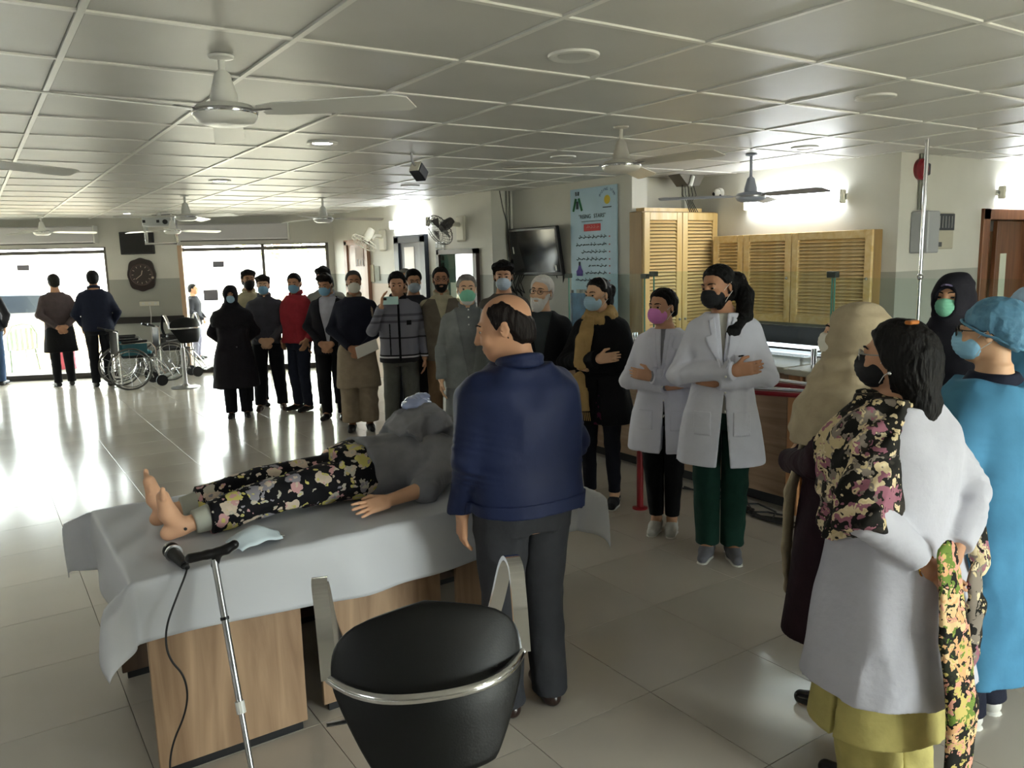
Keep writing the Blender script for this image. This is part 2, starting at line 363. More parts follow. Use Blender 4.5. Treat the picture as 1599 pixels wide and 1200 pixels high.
def tree(loc, h, r, label, seed):
    t = empty('tree', loc, 0, label, 'tree', 'trees outside the window'); rg = random.Random(seed)
    MB().tube([(0, 0, 0), (.08, .05, h*.35), (-.05, .1, h*.7), (.02, 0, h)], [.16, .13, .09, .03], 8).build('trunk', mat('bark', '8a6d52', rough=.9, bump=.5, bscale=12), t)
    b = MB()
    for k in range(6):
        a = rg.uniform(0, 6.28); b.tube([(0, 0, h*(.4+.08*k)), (math.cos(a)*r*.5, math.sin(a)*r*.5, h*(.55+.07*k)), (math.cos(a)*r*.8, math.sin(a)*r*.8, h*(.62+.07*k))], [.05, .035, .015], 5)
    b.build('branches', MATS['bark'], t)
    lf = MB()
    for k in range(1500):
        a = rg.uniform(0, 6.28); u = rg.uniform(0, 1)**.5*r; z = h*rg.uniform(.5, 1.1); M = Matrix.Rotation(rg.uniform(0, 6), 3, 'Z') @ Matrix.Rotation(rg.uniform(0, 3), 3, 'X')
        s = rg.uniform(.05, .11); c = Vector((math.cos(a)*u, math.sin(a)*u, z))
        lf.add([c+M @ Vector(v) for v in ((-s, 0, 0), (0, -s*.5, .02), (s, 0, 0), (0, s*.5, .02))], [(0, 1, 2, 3)])
    tag(lf.build('foliage', mat('leaf', 'a3ad62', rough=.7, var=.2), t), kind='stuff')
tree((8.1, 25, -.06), 4.2, 1.5, 'slender tree with yellow green leaves outside window, the nearer one', 3)
tree((12.2, 29.5, -.06), 4.6, 1.9, 'leafy tree with forked branches outside window, the farther one', 5)
# plastic garden chair
pc = empty('garden_chair', (.62, 17.1, -.06), math.radians(200), 'pale green plastic garden chair outside window', 'chair'); mg = mat('green_plastic', 'aebda6', rough=.4)
MB().bx(-.22, .22, -.2, .24, .42, .445, bev=.01).build('seat', mg, pc)
for i in range(5): MB().bx(-.19+i*.085, -.14+i*.085, .22, .235, .44, .82).build('back_slat', mg, pc)
MB().tube([(-.24, .22, .43), (-.25, .25, .7), (-.16, .27, .87), (0, .28, .9), (.16, .27, .87), (.25, .25, .7), (.24, .22, .43)], .02, 8).build('back_frame', mg, pc)
for sx in (-1, 1):
    MB().tube([(sx*.25, .24, .65), (sx*.27, .0, .66), (sx*.26, -.22, .62), (sx*.24, -.22, .43)], .02, 6).build('armrest', mg, pc)
    for sy in (-1, 1): MB().tube([(sx*.21, sy*.2+.02, .43), (sx*.24, sy*.24+.02, 0)], .022, 6).build('leg', mg, pc)
tag(MB().bx(-.14, .14, -.05, .05, 0, .55, bev=.03).build('signboard', mat('pink_red', 'c84a5c', rough=.6), loc=(1.35, 16.6, -.06)), 'pinkish red board standing outside window behind man in brown', 'board')
# ------------------------------------------------------------------ lamps
def downlight(x, y, lit, label):
    r = empty('downlight', (x, y, CZ), 0, label, 'ceiling lamp', 'round ceiling downlights')
    MB().lathe([(.062, -.002), (.085, -.012), (.1, -.008), (.103, .0), (.1, .006), (.06, .006)], n=28).build('ring', M_WHITE, r, True)
    MB().lathe([(.001, -.007), (.045, -.0075), (.064, -.005), (.062, .004)], n=28).build('diffuser', emitter('led_lit', 'fffaf0', DOWN_POWER) if lit else mat('diffuser_off', 'c8c8c2', rough=.3), r, True)
for x, y, l, t in ((2.04, 5.23, 1, 'lit round downlight in ceiling, the largest of three lit ones'), (2.06, 7.92, 1, 'lit round downlight in ceiling, middle of three lit ones'),
                   (2.04, 13.07, 1, 'lit round downlight in ceiling above wall clock'), (2.07, 2.6, 0, 'unlit round downlight in ceiling nearest the camera'),
                   (4.02, 2.54, 0, 'unlit round downlight in ceiling toward doorway wall'), (5.43, 4.0, 0, 'unlit round downlight in ceiling beside rod fan'),
                   (4.0, 7.83, 0, 'unlit round downlight in ceiling before small dark speaker'), (4.02, 5.2, 0, 'unlit round downlight in ceiling above woman with scarf'),
                   (8.9, 5.2, 1, 'lit round downlight in room beyond doorway'), (2.05, 0., 1, 'added fill downlight behind camera, nearer one'), (2.05, -2.2, 1, 'added fill downlight behind camera, farther one')): downlight(x, y, l, t)  # the two behind the camera are unseen lamps added for fill
def batten(a, b, nrm, label):
    """wall mounted LED tube from a to b, standing off along nrm"""
    a, b, nrm = Vector(a), Vector(b), Vector(nrm); d = (b-a).normalized(); L = (b-a).length
    r = empty('tube_light', a, 0, label, 'tube light', 'wall tube lights')
    MB().tube([nrm*.012, nrm*.012+d*L], .028, 8, flat=(1, 1)).build('base_channel', M_WHITE, r)
    MB().box(nrm*.055+d*(L/2), [abs(d[i])*(L/2-.03)+abs(nrm[i])*.028+(.055 if i == 2 else 0) for i in range(3)], bev=.02).build('tube', emitter('tube_lit', 'f4faff', TUBE_POWER), r, True)
    for t in (0, L): MB().box(nrm*.05+d*(t-.015 if t else .015), [abs(d[i])*.015+abs(nrm[i])*.034+(.06 if i == 2 else 0) for i in range(3)], bev=.008).build('end_cap', M_CREAM, r)
batten((6.5, 5.43, 2.26), (6.5, 4.33, 2.26), (-1, 0, 0), 'glowing tube light on wall above louvred wall cupboards')
batten((8.1, DW, 2.29), (9.3, DW, 2.29), (0, -1, 0), 'glowing tube light on wall above wooden doorway')
batten((5.2, 10.75, 2.3), (5.2, 9.6, 2.3), (-1, 0, 0), 'glowing tube light on wall between two wall fans')
batten((XL, 2.0, 2.3), (XL, .8, 2.3), (1, 0, 0), 'added fill tube light on side wall out of view')  # unseen lamp added to brighten the near part of the hall
batten((6.6, YB, 2.3), (7.8, YB, 2.3), (0, 1, 0), 'added fill tube light on rear wall behind camera')  # unseen tube added behind the camera for more fill

# ------------------------------------------------------------------ ceiling fans
def fan(x, y, zm, az, label, style=0, blades=3):
    """motor bottom at zm, first blade at az (deg)"""
    r = empty('ceiling_fan', (x, y, CZ), math.radians(az), label, 'ceiling fan', 'ceiling fans'); D = zm-CZ
    mw = M_WHITE if style == 0 else mat('fan_grey', '9aa0ad', rough=.4) if style == 2 else mat('fan_cream', 'cfcabf', rough=.35)
    MB().lathe([(.012, D+.16), (.012, -.02), (.045, -.012), (.048, -.004), (.03, 0)], n=20).build('down_rod', mw, r, True)
    MB().lathe([(.052, D+.075), (.05, D+.11), (.038, D+.15), (.03, D+.185), (.014, D+.2)], n=24).build('canopy', mw, r, True)
    MB().lathe([(.02, D+.002), (.075, D+.0), (.105, D+.012), (.118, D+.03), (.118, D+.036)], n=32).build('motor', mw, r, True)
    MB().lathe([(.12, D+.036), (.122, D+.04), (.122, D+.048), (.12, D+.052)], n=32).build('trim_band', M_CHROME if style != 2 else M_STEEL, r, True)
    MB().lathe([(.118, D+.052), (.1, D+.07), (.06, D+.078)], n=32).build('motor_cover', mw, r, True)
    for k in range(blades):
        a = 2*math.pi*k/blades; M = Matrix.Rotation(a, 3, 'Z'); tilt = Matrix.Rotation(math.radians(-12), 3, 'X')
        b = MB(); pts = []
        pr = [(.16, -.04), (.24, -.06), (.74, -.072), (.79, -.05), (.795, .045), (.76, .065), (.24, .055), (.16, .04)]
        vs = [M @ (tilt @ Vector((u*.94, v, 0)) + Vector((0, 0, D+.045-.015*(u-.16)))) for u, v in pr]
        vs += [v+Vector((0, 0, .004)) for v in vs]; n = len(pr)
        b.add(vs, [tuple(range(n))[::-1], tuple(range(n, 2*n))]+[(i, (i+1) % n, (i+1) % n+n, i+n) for i in range(n)])
        bl = b.build('blade', mw, r)
        MB().tube([M @ Vector((.1, 0, D+.045)), M @ Vector((.2, 0, D+.048))], .02, 6, flat=(1, .25)).build('blade_bracket', M_STEEL, bl)
    return r
fan(.88, 3.23, 2.325, -46, 'large white ceiling fan with silver band hanging nearest the camera')
fan(-.02, 5.2, 2.33, 33, 'ceiling fan at picture edge with only one blade tip showing')
fan(2.12, 9.7, 2.3, 60, 'white ceiling fan above woman in black coat', 0)
fan(2.55, 12.6, 2.26, 15, 'white ceiling fan just before window header near clock', 0)
fan(3.7, 9.6, 2.28, -130, 'white ceiling fan above row of masked men', 0)
fan(1.0, 14.0, 2.3, 5, 'white ceiling fan before window with two men', 0)
fan(3.42, 3.84, 2.3, -86, 'cream ceiling fan in front of tall blue wall poster', 1)
fan(5.36, 4.45, 2.2, 146, 'grey ceiling fan on long rod before lit tube', 2)

# ------------------------------------------------------------------ wall fans
def wallfan(y, z, m, yaw, pitch, label):
    r = empty('wall_fan', (5.2, y, z), 0, label, 'wall fan', 'wall fans')
    MB().bx(-.045, 0, -.1, .1, -.16, .16, bev=.02).build('wall_bracket', M_CREAM, r)
    MB().tube([(-.04, 0, .05), (-.14, 0, .06), (-.2, 0, .02)], .03, 8).build('arm', M_CREAM, r)
    H = Matrix.Translation((-.3, 0, 0)) @ Matrix.Rotation(yaw, 4, 'Z') @ Matrix.Rotation(pitch, 4, 'Y'); R3 = H.to_3x3(); c = H.to_translation()
    # axis points along local -X
    A = R3 @ Matrix(((0, 0, -1), (0, 1, 0), (1, 0, 0)))
    MB().lathe([(.02, -.2), (.055, -.19), (.065, -.12), (.06, -.04), (.05, 0)], c, 20, A).build('motor', m, r, True)
    g = MB()
    for k in range(22):
        a = 2*math.pi*k/22; ca, sa = math.cos(a), math.sin(a)
        g.tube([c+A @ Vector((rr*ca, rr*sa, zz)) for rr, zz in ((.04, .11), (.12, .105), (.185, .07), (.2, .03), (.17, -.01), (.06, -.03))], .0022, 4)
    for rr, zz in ((.2, .03), (.12, .105), (.185, .07)): g.tube([c+A @ Vector((rr*math.cos(a), rr*math.sin(a), zz)) for a in np.linspace(0, 6.283, 33)[:-1]], .005 if rr == .2 else .0025, 5, True)
    g.build('cage', m, r)
    for k in range(3):
        a = 2.1*k; b = MB(); vs = []
        for u, w in ((.03, .2), (.16, .5), (.17, -.35), (.05, -.3)): vs.append(c+A @ Vector((u*math.cos(a+w), u*math.sin(a+w), .03+.03*w)))
        b.add(vs, [(0, 1, 2, 3)]); b.build('blade', m, r)
    MB().lathe([(.03, .1), (.035, .112), (.02, .118), (.001, .12)], c, 16, A).build('badge', m, r, True)
wallfan(11.1, 2.1, M_CREAM, math.radians(-20), math.radians(-58), 'cream wall fan tilted face down near window')
wallfan(8.8, 2.17, mat('fan_dark', '4a4744', rough=.4), math.radians(10), math.radians(-30), 'dark grey wall fan beside bright tube light')

# ------------------------------------------------------------------ window wall things
def onwall(name, label=None, cat=None, group=None): return empty(name, W0, WRZ, label, cat, group)
for a, b, lab in ((-1.3, 1.66, 'long grey air curtain unit above window with two men'), (2.92, 4.66, 'long grey air curtain unit above window behind the row of men')):
    r = onwall('air_curtain', lab, 'air curtain', 'air curtains over the windows')
    MB().bx(a, b, -.2, 0, 2.2, 2.46, bev=.02).build('casing', mat('aircurtain', 'c5c3c4', rough=.4), r)
    MB().bx(a+.03, b-.03, -.16, -.06, 2.185, 2.2).build('outlet_grille', mat('grille_dark', '55534f', rough=.6), r)
    for x in (a, b): MB().bx(x-.012, x+.012, -.205, .0, 2.19, 2.465, bev=.006).build('end_cap', M_WHITE, r)
tv = onwall('wall_monitor', 'small dark flat screen above wall clock', 'monitor')
MB().bx(2.0, 2.52, -.07, -.02, 2.0, 2.36, bev=.008).build('housing', M_BLKSAT, tv)
MB().bx(2.02, 2.5, -.073, -.069, 2.02, 2.34).build('screen', mat('dark_screen', '1e1c1e', rough=.2), tv)
MB().bx(2.2, 2.3, -.03, 0, 2.1, 2.25).build('bracket', M_STEEL, tv)
# projector on a steel cage
pj = empty('ceiling_projector', (2.44, 12.9, CZ), math.radians(-20), 'white ceiling projector in silver tube cage before wall monitor', 'projector')
MB().bx(-.22, .22, -.13, .13, -.2, -.07, bev=.015).build('body', mat('projector_grey', 'b9bdbd', rough=.4), pj)
for x in (-.19, -.0, .19): MB().bx(x-.02, x+.02, -.134, -.13, -.15, -.11).build('vent', M_BLKSAT, pj)
MB().cyl((.1, -.13, -.14), (.1, -.16, -.14), .035, 16).build('lens', M_BLACK, pj)
MB().tube([(-.2, -.06, -.08), (-.2, -.06, -.45), (.22, -.06, -.45), (.22, -.06, -.08)], .022, 8).build('cage_tube', M_CHROME, pj, True)
MB().tube([(-.2, .06, -.08), (-.2, .06, -.45), (.22, .06, -.45), (.22, .06, -.08)], .022, 8).build('cage_tube', M_CHROME, pj, True)
MB().cyl((0, 0, -.07), (0, 0, 0), .03, 12).build('mount_pole', M_WHITE, pj)
MB().tube([(.24, 0, -.1), (.3, .05, -.03), (.15, .3, -.01), (-.2, .6, -.005)], .006, 5).build('cable', M_BLKSAT, pj)
ck = onwall('wall_clock', 'large dark brown ornate wall clock with pale hands', 'clock')
def ring(n, f): return [(f(2*math.pi*k/n)*math.cos(2*math.pi*k/n), f(2*math.pi*k/n)*math.sin(2*math.pi*k/n)) for k in range(n)]
cprof = ring(48, lambda a: .245*(1-.035*math.cos(4*a)+.03*math.cos(8*a)))
dk = mat('clock_wood', '2e2320', rough=.35)
MB().prism([(x*.9, y*1.12) for x, y in cprof], (2.28, -.045, 1.67), (1, 0, 0), (0, 0, 1), -.045).build('case', dk, ck)
MB().tube([(2.28+.165*math.cos(a), -.05, 1.67+.165*math.sin(a)) for a in np.linspace(0, 6.283, 41)[:-1]], .014, 6, True).build('bezel', mat('bezel_brown', '4a3a34', rough=.3), ck)
MB().cyl((2.28, -.042, 1.67), (2.28, -.05, 1.67), .16, 32).build('dial', mat('clock_dial', '3a302d', rough=.4), ck)
for k in range(12):
    a = math.pi*k/6; MB().box((2.28+.135*math.cos(a), -.052, 1.67+.135*math.sin(a)), (.014, .002, .004), M=Matrix.Rotation(-a, 3, 'Y')).build('hour_mark', mat('pale_gilt', 'b8ab97', rough=.4), ck)
for a, l, w in ((math.radians(75), .07, .006), (math.radians(218), .115, .005)):
    MB().box((2.28+l/2*math.cos(a), -.055, 1.67+l/2*math.sin(a)), (l/2, .002, w), M=Matrix.Rotation(-a, 3, 'Y')).build('clock_hand', MATS['pale_gilt'], ck)
MB().sph((2.45, -.05, 1.62), .02, 8).build('ornament', MATS['pale_gilt'], ck, True)
so = onwall('wall_socket', 'cream socket plate with trailing white cable under clock', 'socket')
MB().bx(2.2, 2.5, -.03, 0, 1.16, 1.23, bev=.006).build('plate', M_CREAM, so)
for x in (2.26, 2.36, 2.45): MB().bx(x-.018, x+.018, -.033, -.03, 1.18, 1.215).build('switch_rocker', M_WHITE, so)
MB().tube([(2.36, -.035, 1.16), (2.37, -.05, 1.0), (2.35, -.05, .8), (2.36, -.05, .4), (2.38, -.03, .05)], .006, 6).build('cable', M_WHITE, so)

# ------------------------------------------------------------------ side wall things (x = 5.2, facing -x)
def flush(name, x, y0, y1, z0, z1, th, m, parent=None, bev=0.): return MB().bx(x-th, x, y0, y1, z0, z1, bev=bev).build(name, m, parent)
d2 = empty('door_2', (5.2, 0, 0), 0, 'brown wooden door frame with notices behind man in navy sweater', kind='structure')
fw = mat('frame_tan', '9a7157', rough=.5)
flush('frame', .0, 12.42, 12.52, 0, 2.12, .06, fw, d2); flush('frame', .0, 11.62, 11.72, 0, 2.12, .06, fw, d2); flush('frame', .0, 11.62, 12.52, 2.06, 2.14, .06, fw, d2)
flush('leaf', -.0, 11.72, 12.42, 0, 2.06, .035, wood('door_tan', '8d6a52', 'a8836a', 'Z', 3), d2)
flush('vent_panel', -.036, 11.78, 12.1, 1.72, 2.02, .01, mat('pink_grey', 'b3a097', rough=.7), d2)
for y in (11.82, 11.92, 12.02): flush('slot', -.046, y-.012, y+.012, 1.74, 1.83, .004, M_DARKAL, d2)
d3 = empty('door_3', (5.2, 0, 0), 0, 'dark framed glazed door with bright pane beside notice board', kind='structure')
dkb = mat('frame_slate', '343b48', rough=.4)
flush('frame', 0, 10.52, 10.66, 0, 2.12, .06, dkb, d3); flush('frame', 0, 9.72, 9.86, 0, 2.12, .06, dkb, d3); flush('frame', 0, 9.72, 10.66, 2.04, 2.14, .06, dkb, d3)
flush('leaf', 0, 9.86, 10.52, 0, 2.04, .03, mat('leaf_slate', '5a5a62', rough=.4), d3)
flush('pane', -.03, 10.08, 10.38, 1.0, 1.98, .006, mat('frosted_bright', 'e9dfd6', rough=.3), d3)
for i in range(3):
    for j in range(4): flush('glass_block', 0, 9.5-.085*i-.075, 9.5-.085*i, 2.02-.085*j-.075, 2.02-.085*j, .02, mat('glass_block', 'cfd2d0', rough=.15), d3, bev=.008)
nb = empty('notice_board', (5.2, 0, 0), 0, 'green notice board in dark frame with white sheets pinned on it', 'notice board')
bf = mat('board_frame', '43332f', rough=.45)
flush('board', 0, 8.5, 9.36, 1.0, 1.86, .02, mat('board_green', '2f5a52', rough=.9), nb)
for y0, y1, z0, z1 in ((8.42, 8.5, .92, 1.92), (9.36, 9.42, .92, 1.92), (8.42, 9.42, 1.86, 1.92), (8.42, 9.42, .92, 1.0)): flush('frame_rail', 0, y0, y1, z0, z1, .05, bf, nb)
flush('glass_pane', -.035, 8.5, 9.36, 1.0, 1.86, .003, M_GLASS, nb)
for y, z, w, h in ((8.58, 1.6, .07, .22), (9.25, 1.42, .07, .09), (9.03, 1.4, .08, .1), (8.83, 1.38, .07, .1), (9.2, 1.2, .07, .1), (8.95, 1.17, .08, .1), (8.7, 1.18, .06, .1)):
    flush('pinned_sheet', -.021, y-w, y+w, z-h, z+h, .002, M_PAPER, nb)
for y0, y1, z0, z1, m, l in ((11.5, 11.88, 1.48, 1.74, 'e0d9c4', 'cream framed notice on wall beside brown door frame'), (11.3, 11.46, 1.5, 1.72, 'a7aba0', 'small grey green notice on wall beside cream notice')):
    tag(MB().bx(5.185, 5.2, y0, y1, z0, z1, bev=.003).build('wall_notice', mat('notice_'+m, m, rough=.8, var=.1, vscale=9)), l, 'notice')
tag(MB().bx(5.19, 5.2, 9.9, 11.6, .0, 1.46).build('trim_3', mat('peach_panel', 'cbb8a6', rough=.6)), 'pinkish lower wall panel behind standing men', kind='structure')

# television wall (x = 5.5)
tw = empty('television', (5.5, 0, 0), 0, 'black flat television hung on pale green wall', 'television')
flush('housing', -.05, 7.08, 8.02, 1.59, 2.14, .05, M_BLACK, tw, bev=.01); flush('screen', -.1, 7.11, 7.99, 1.63, 2.11, .004, mat('tv_screen', '060608', rough=.08), tw)
flush('wall_mount', 0, 7.4, 7.7, 1.75, 2.0, .05, M_STEEL, tw)
flush('sticker', -.101, 7.16, 7.19, 1.65, 1.71, .004, M_WHITE, tw); flush('sticker', -.101, 7.95, 7.97, 1.85, 1.93, .004, M_WHITE, tw)
MB().tube([(-.06, 7.12, 1.6), (-.05, 7.15, 1.5), (-.04, 7.2, 1.47), (-.04, 7.25, 1.52), (-.05, 7.26, 1.6)], .008, 6).build('cable', M_BLKSAT, tw)
tw.matrix_world = Matrix.Translation((5.45, 7.55, 1.87)) @ Matrix.Rotation(math.radians(-9), 4, 'Y') @ Matrix.Translation((.05, -7.55, -1.87))
dv = empty('cable_bundle', (5.5, 0, 0), 0, 'black cables and plug strip hanging beside television', 'cables')
MB().bx(-.06, -.01, 8.02, 8.1, 1.62, 1.78, bev=.01).build('plug_strip', M_BLACK, dv)
for k in range(6):
    y = 7.85+.05*k; MB().tube([(-.02, y, 1.62), (-.05, y+.06, 1.5-.03*(k % 3)), (-.05, y-.02, 1.38-.04*(k % 2)), (-.02, y+.12, 1.42)], .007, 5).build('cable', M_BLKSAT, dv)
cdt = empty('conduit', (5.45, 8.1, 0), 0, 'thin grey conduits running down shaded wall return', 'conduit')
for x in (0, -.045): MB().tube([(x, 0, CZ), (x, 0, 1.9), (x+.01, -.01, 1.72)], .011, 8).build('pipe', mat('conduit_grey', '7f7f74', rough=.5), cdt)
MB().tube([(-.14, 0, CZ), (-.1, -.01, 2.35), (-.05, -.015, 2.2), (-.045, -.015, 1.8)], .005, 5).build('cable', M_BLKSAT, cdt)

# poster
po = empty('wall_poster', (5.49, 6.6, 0), 0, 'tall light blue poster with red heading and rows of script', 'poster')
MB().bx(-.012, 0, -.38, .37, 1.2, 2.5).build('sheet', mat('poster_blue', 'a9c9dc', rough=.45, var=.06, vscale=3), po)
RP = (math.pi/2, 0, -math.pi/2)
ink = mat('ink_dark', '2b3440', rough=.7); grn = mat('ink_green', '1f6a3c', rough=.7); redm = mat('ink_red', 'c02a2a', rough=.6); yel = mat('ink_yellow', 'd8c02a', rough=.6); vio = mat('ink_violet', '5a4aa0', rough=.7)
PX = -.0135
def P(u, z): return (PX, -u, z)   # u grows to the right as seen
def stroke(name, pts, r, m): MB().tube([P(u, z) for u, z in pts], r, 5, flat=(1, 1)).build(name, m, po)
for w_, u_ in (('"RISING', -.125), ('STARS"', .115)): text('heading_word', w_, P(u_, 2.205), .06, ink, po, RP)
for k, ch in enumerate('RISING STAR'):
    a = math.radians(155-13*k); text('emblem_letter', ch, P(.235+.125*math.cos(a), 2.365+.1*math.sin(a)), .04, mat('ink_navy', '2a3b78'), po, RP)
MB().cyl((PX+.002, -.235, 2.36), (PX-.001, -.235, 2.36), .045, 20).build('emblem_sun', yel, po)
stroke('emblem_rule', [(.17, 2.285), (.3, 2.285)], .005, ink)
stroke('logo_stroke', [(-.27, 2.4), (-.315, 2.27)], .013, grn); stroke('logo_stroke', [(-.22, 2.4), (-.17, 2.27)], .013, grn); stroke('logo_stroke', [(-.245, 2.37), (-.245, 2.29)], .016, ink)
stroke('logo_stroke', [(-.27, 2.47), (-.265, 2.43)], .01, ink); stroke('logo_stroke', [(-.225, 2.47), (-.23, 2.43)], .01, ink)
stroke('heading_rule', [(-.18, 2.155), (.16, 2.155)], .003, ink)
MB().tube([(PX, .14, 2.09), (PX, -.13, 2.09)], .037, 12, flat=(1, .1) if 0 else (.08, 1)).build('heading_band', redm, po)
rg = random.Random(4)
def script(u0, u1, z, r, m, name='script_line'):
    b = MB(); u = u1
    while u > u0:
        w = rg.uniform(.03, .07); pts = []
        for t in np.linspace(0, 1, 7): pts.append(P(u-w*t, z+math.sin(t*math.pi*rg.choice((1, 2, 2)))*rg.uniform(.004, .012)))
        b.tube(pts, r, 4)
        if rg.random() < .6: b.tube([P(u-w*.5, z+.018), P(u-w*.5-.004, z+.02)], r*1.2, 4)
        u -= w+rg.uniform(.008, .02)
    b.build(name, m, po)
script(-.1, .11, 2.09, .004, M_PAPER, 'band_script')
for k, (u0, z) in enumerate(((-.24, 1.99), (-.25, 1.91), (-.19, 1.835), (-.2, 1.76), (-.08, 1.69), (-.12, 1.615), (-.24, 1.54), (-.12, 1.48))):
    script(u0, .22, z, .0045, ink); MB().sph(P(.27, z), .007, 6).build('bullet', redm, po)
MB().prism([(-.05, 0), (.05, 0), (.055, .05), (.03, .08), (.012, .12), (-.012, .12), (-.03, .07), (-.055, .05)], P(-.22, 1.585), (0, -1, 0), (0, 0, 1), .002).build('printed_figure', vio, po)
MB().prism([(-.014, .11), (.014, .11), (.014, .15), (-.014, .15)], P(-.22, 1.585), (0, -1, 0), (0, 0, 1), .003).build('printed_figure', ink, po)
for u0, u1, c in ((-.28, -.04, '8f8f8a'), (.0, .25, 'aeb0a8')):
    MB().bx(PX-.001, PX+.001, -u1, -u0, 1.3, 1.44).build('printed_photo', mat('photo_'+c, c, rough=.6, var=.6, vscale=22), po)
# blue chart on an easel behind glass screen
ec = empty('flip_chart', (5.2, 6.4, 0), 0, 'blue printed chart on black stand behind glass screen', 'chart stand')
MB().bx(-.01, .01, -.22, .22, 1.05, 1.42).build('chart', mat('chart_blue', '3b6f9c', rough=.5, var=.4, vscale=9), ec)
for y in (-.2, .2): MB().cyl((0, y, 0), (0, y, 1.45), .012, 8).build('upright', M_BLACK, ec)
for y in (-.2, .2): MB().bx(-.15, .15, y-.015, y+.015, 0, .02).build('foot', M_BLACK, ec)

# ------------------------------------------------------------------ louvred cupboards
def louvre_door(parent, o, ux, w, h, nsl, m1, m2, fr=.075, knob=0):
    """door panel at o (lower corner), running along ux (unit), front normal = ux x z"""
    o = Vector(o); ux = Vector(ux); nz = Vector((0, 0, 1)); R3 = Matrix((ux, nz.cross(ux), nz)).transposed()
    d = empty('door'); d.parent = parent; d.location = o; d.rotation_euler = R3.to_euler()
    # local: x along door, -y... local y = ux x z (front)
    for x0, x1, z0, z1 in ((0, fr, 0, h), (w-fr, w, 0, h), (fr, w-fr, 0, fr), (fr, w-fr, h-fr, h)):
        MB().bx(x0+.002, x1-.002 if x1 == w else x1, -.03, 0, z0, z1, bev=.003).build('rail' if x0 == fr else 'stile', m1, d)
    MB().bx(fr, w-fr, 0, .008, fr, h-fr).build('shade_backing', mat('louvre_shadow', '6b5030', rough=.8), d)  # dark colour stands in for the shade inside, behind the slats
    sl = MB().box((0, 0, 0), ((w-2*fr)/2, .003, .0165), M=Matrix.Rotation(math.radians(-44), 3, 'X')).build('slat', m2, d)
    step = (h-2*fr)/nsl; sl.location = (w/2, -.013, fr+step/2)
    for k in range(1, nsl): inst(sl.data, 'slat', (w/2, -.013, fr+step*(k+.5)), d)
    if knob: MB().sph((w-fr/2 if knob > 0 else fr/2, -.04, h*.5), .013, 8).build('knob', M_STEEL, d, True)
    return d
tc = empty('tall_cupboard', (5.455, 5.8, 0), 0, 'tall pine cupboard with two louvred doors', 'cupboard')
MB().bx(.047, 1.04, .03, .39, .0, 2.21, bev=.004).build('carcass', wood('pine_side', '8f7144', 'a88855', 'Z', 2.), tc)
MB().bx(0, .047, .03, .21, .0, 2.21, bev=.004).build('side_board', MATS['pine_side'], tc)
MB().bx(.1, .9, .1, .38, 2.21, 2.25).build('loose_board', M_PINE, tc)
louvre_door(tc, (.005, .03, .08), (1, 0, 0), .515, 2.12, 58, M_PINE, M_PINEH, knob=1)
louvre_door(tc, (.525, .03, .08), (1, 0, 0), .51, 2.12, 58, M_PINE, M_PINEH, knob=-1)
for k, (y0, y1, lab) in enumerate(((5.35, 5.74, 'narrow louvred pine wall cupboard beside tall cupboard'), (4.79, 5.35, 'middle louvred pine wall cupboard behind woman in black mask'), (3.98, 4.79, 'widest louvred pine wall cupboard with faint glass post before it'))):
    wc = empty('wall_cupboard', (6.35, y0, 1.13), 0, lab, 'wall cupboard', 'louvred wall cupboards')
    MB().bx(.03, .148, .002, y1-y0-.002, 0, .83, bev=.003).build('carcass', MATS['pine_side'], wc)
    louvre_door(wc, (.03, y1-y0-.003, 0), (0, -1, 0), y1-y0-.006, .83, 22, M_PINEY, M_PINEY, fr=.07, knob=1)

# ------------------------------------------------------------------ counter
gran = mat('black_granite', '15161a', rough=.12, var=.2, vscale=60)
top_m = mat('counter_top', 'b5b3a2', rough=.2)
def counter(y0, y1, lab, glass_posts, pan):
    c = empty('service_counter', (4.55, y0, 0), 0, lab, 'counter'); L = y1-y0
    MB().bx(.04, .5, 0.005, L-.005, .09, .98).build('carcass', M_LAMH, c)
    MB().bx(.09, .5, .01, L-.01, 0, .09).build('plinth', M_BLKSAT, c)
    n = max(1, round(L/pan)); w = L/n
    for k in range(n): MB().bx(0, .04, k*w+.006, (k+1)*w-.006, .1, .97, bev=.003).build('front_panel', M_LAMH, c)
    for k in range(1, n): MB().bx(.005, .045, k*w-.012, k*w+.012, .09, .98).build('dark_joint', M_BLKSAT, c)
    return c, L
c1, L1 = counter(3.42, 6.3, 'long wood panelled service counter behind the three women', 2, 1.42)
tag(MB().bx(4.5, 5.1, 3.42, 6.3, .98, 1.02, bev=.006).build('counter_slab', top_m), 'pale stone counter top behind women in lab coats', 'counter top')
c2, L2 = counter(.6, 3.3, 'wood panelled counter section with red rails behind woman with beige headscarf', 2, .9)
tag(MB().bx(4.46, 5.15, .6, 3.4, .98, 1.02, bev=.006).build('counter_slab', top_m), 'pale stone counter top behind woman with beige headscarf', 'counter top')
tag(MB().bx(4.53, 4.6, 3.31, 3.41, 0, .98, bev=.004).build('counter_post', wood('post_wood', 'a9764b', 'c08c5e', 'Z', 2)), 'orange wood post between two counter sections', 'post')
tag(MB().bx(6.0, 6.49, 4.07, 5.4, .0, .9).build('back_cabinet', M_LAMH), 'low wooden cabinet under wall cupboards', 'cabinet')
tag(MB().bx(5.95, 6.49, 4.07, 5.42, .9, .94).build('back_worktop', gran), 'black granite worktop under wall cupboards', 'worktop')
mo = empty('counter_monitor', (5.45, 3.75, .0), 0, 'black backed low screen lying along counter below cupboards', 'screen')
MB().bx(0, .03, -.55, .8, .98, 1.2, bev=.005).build('panel', M_BLACK, mo); MB().bx(-.1, .12, -.2, .4, .94, .98).build('foot', M_BLACK, mo)
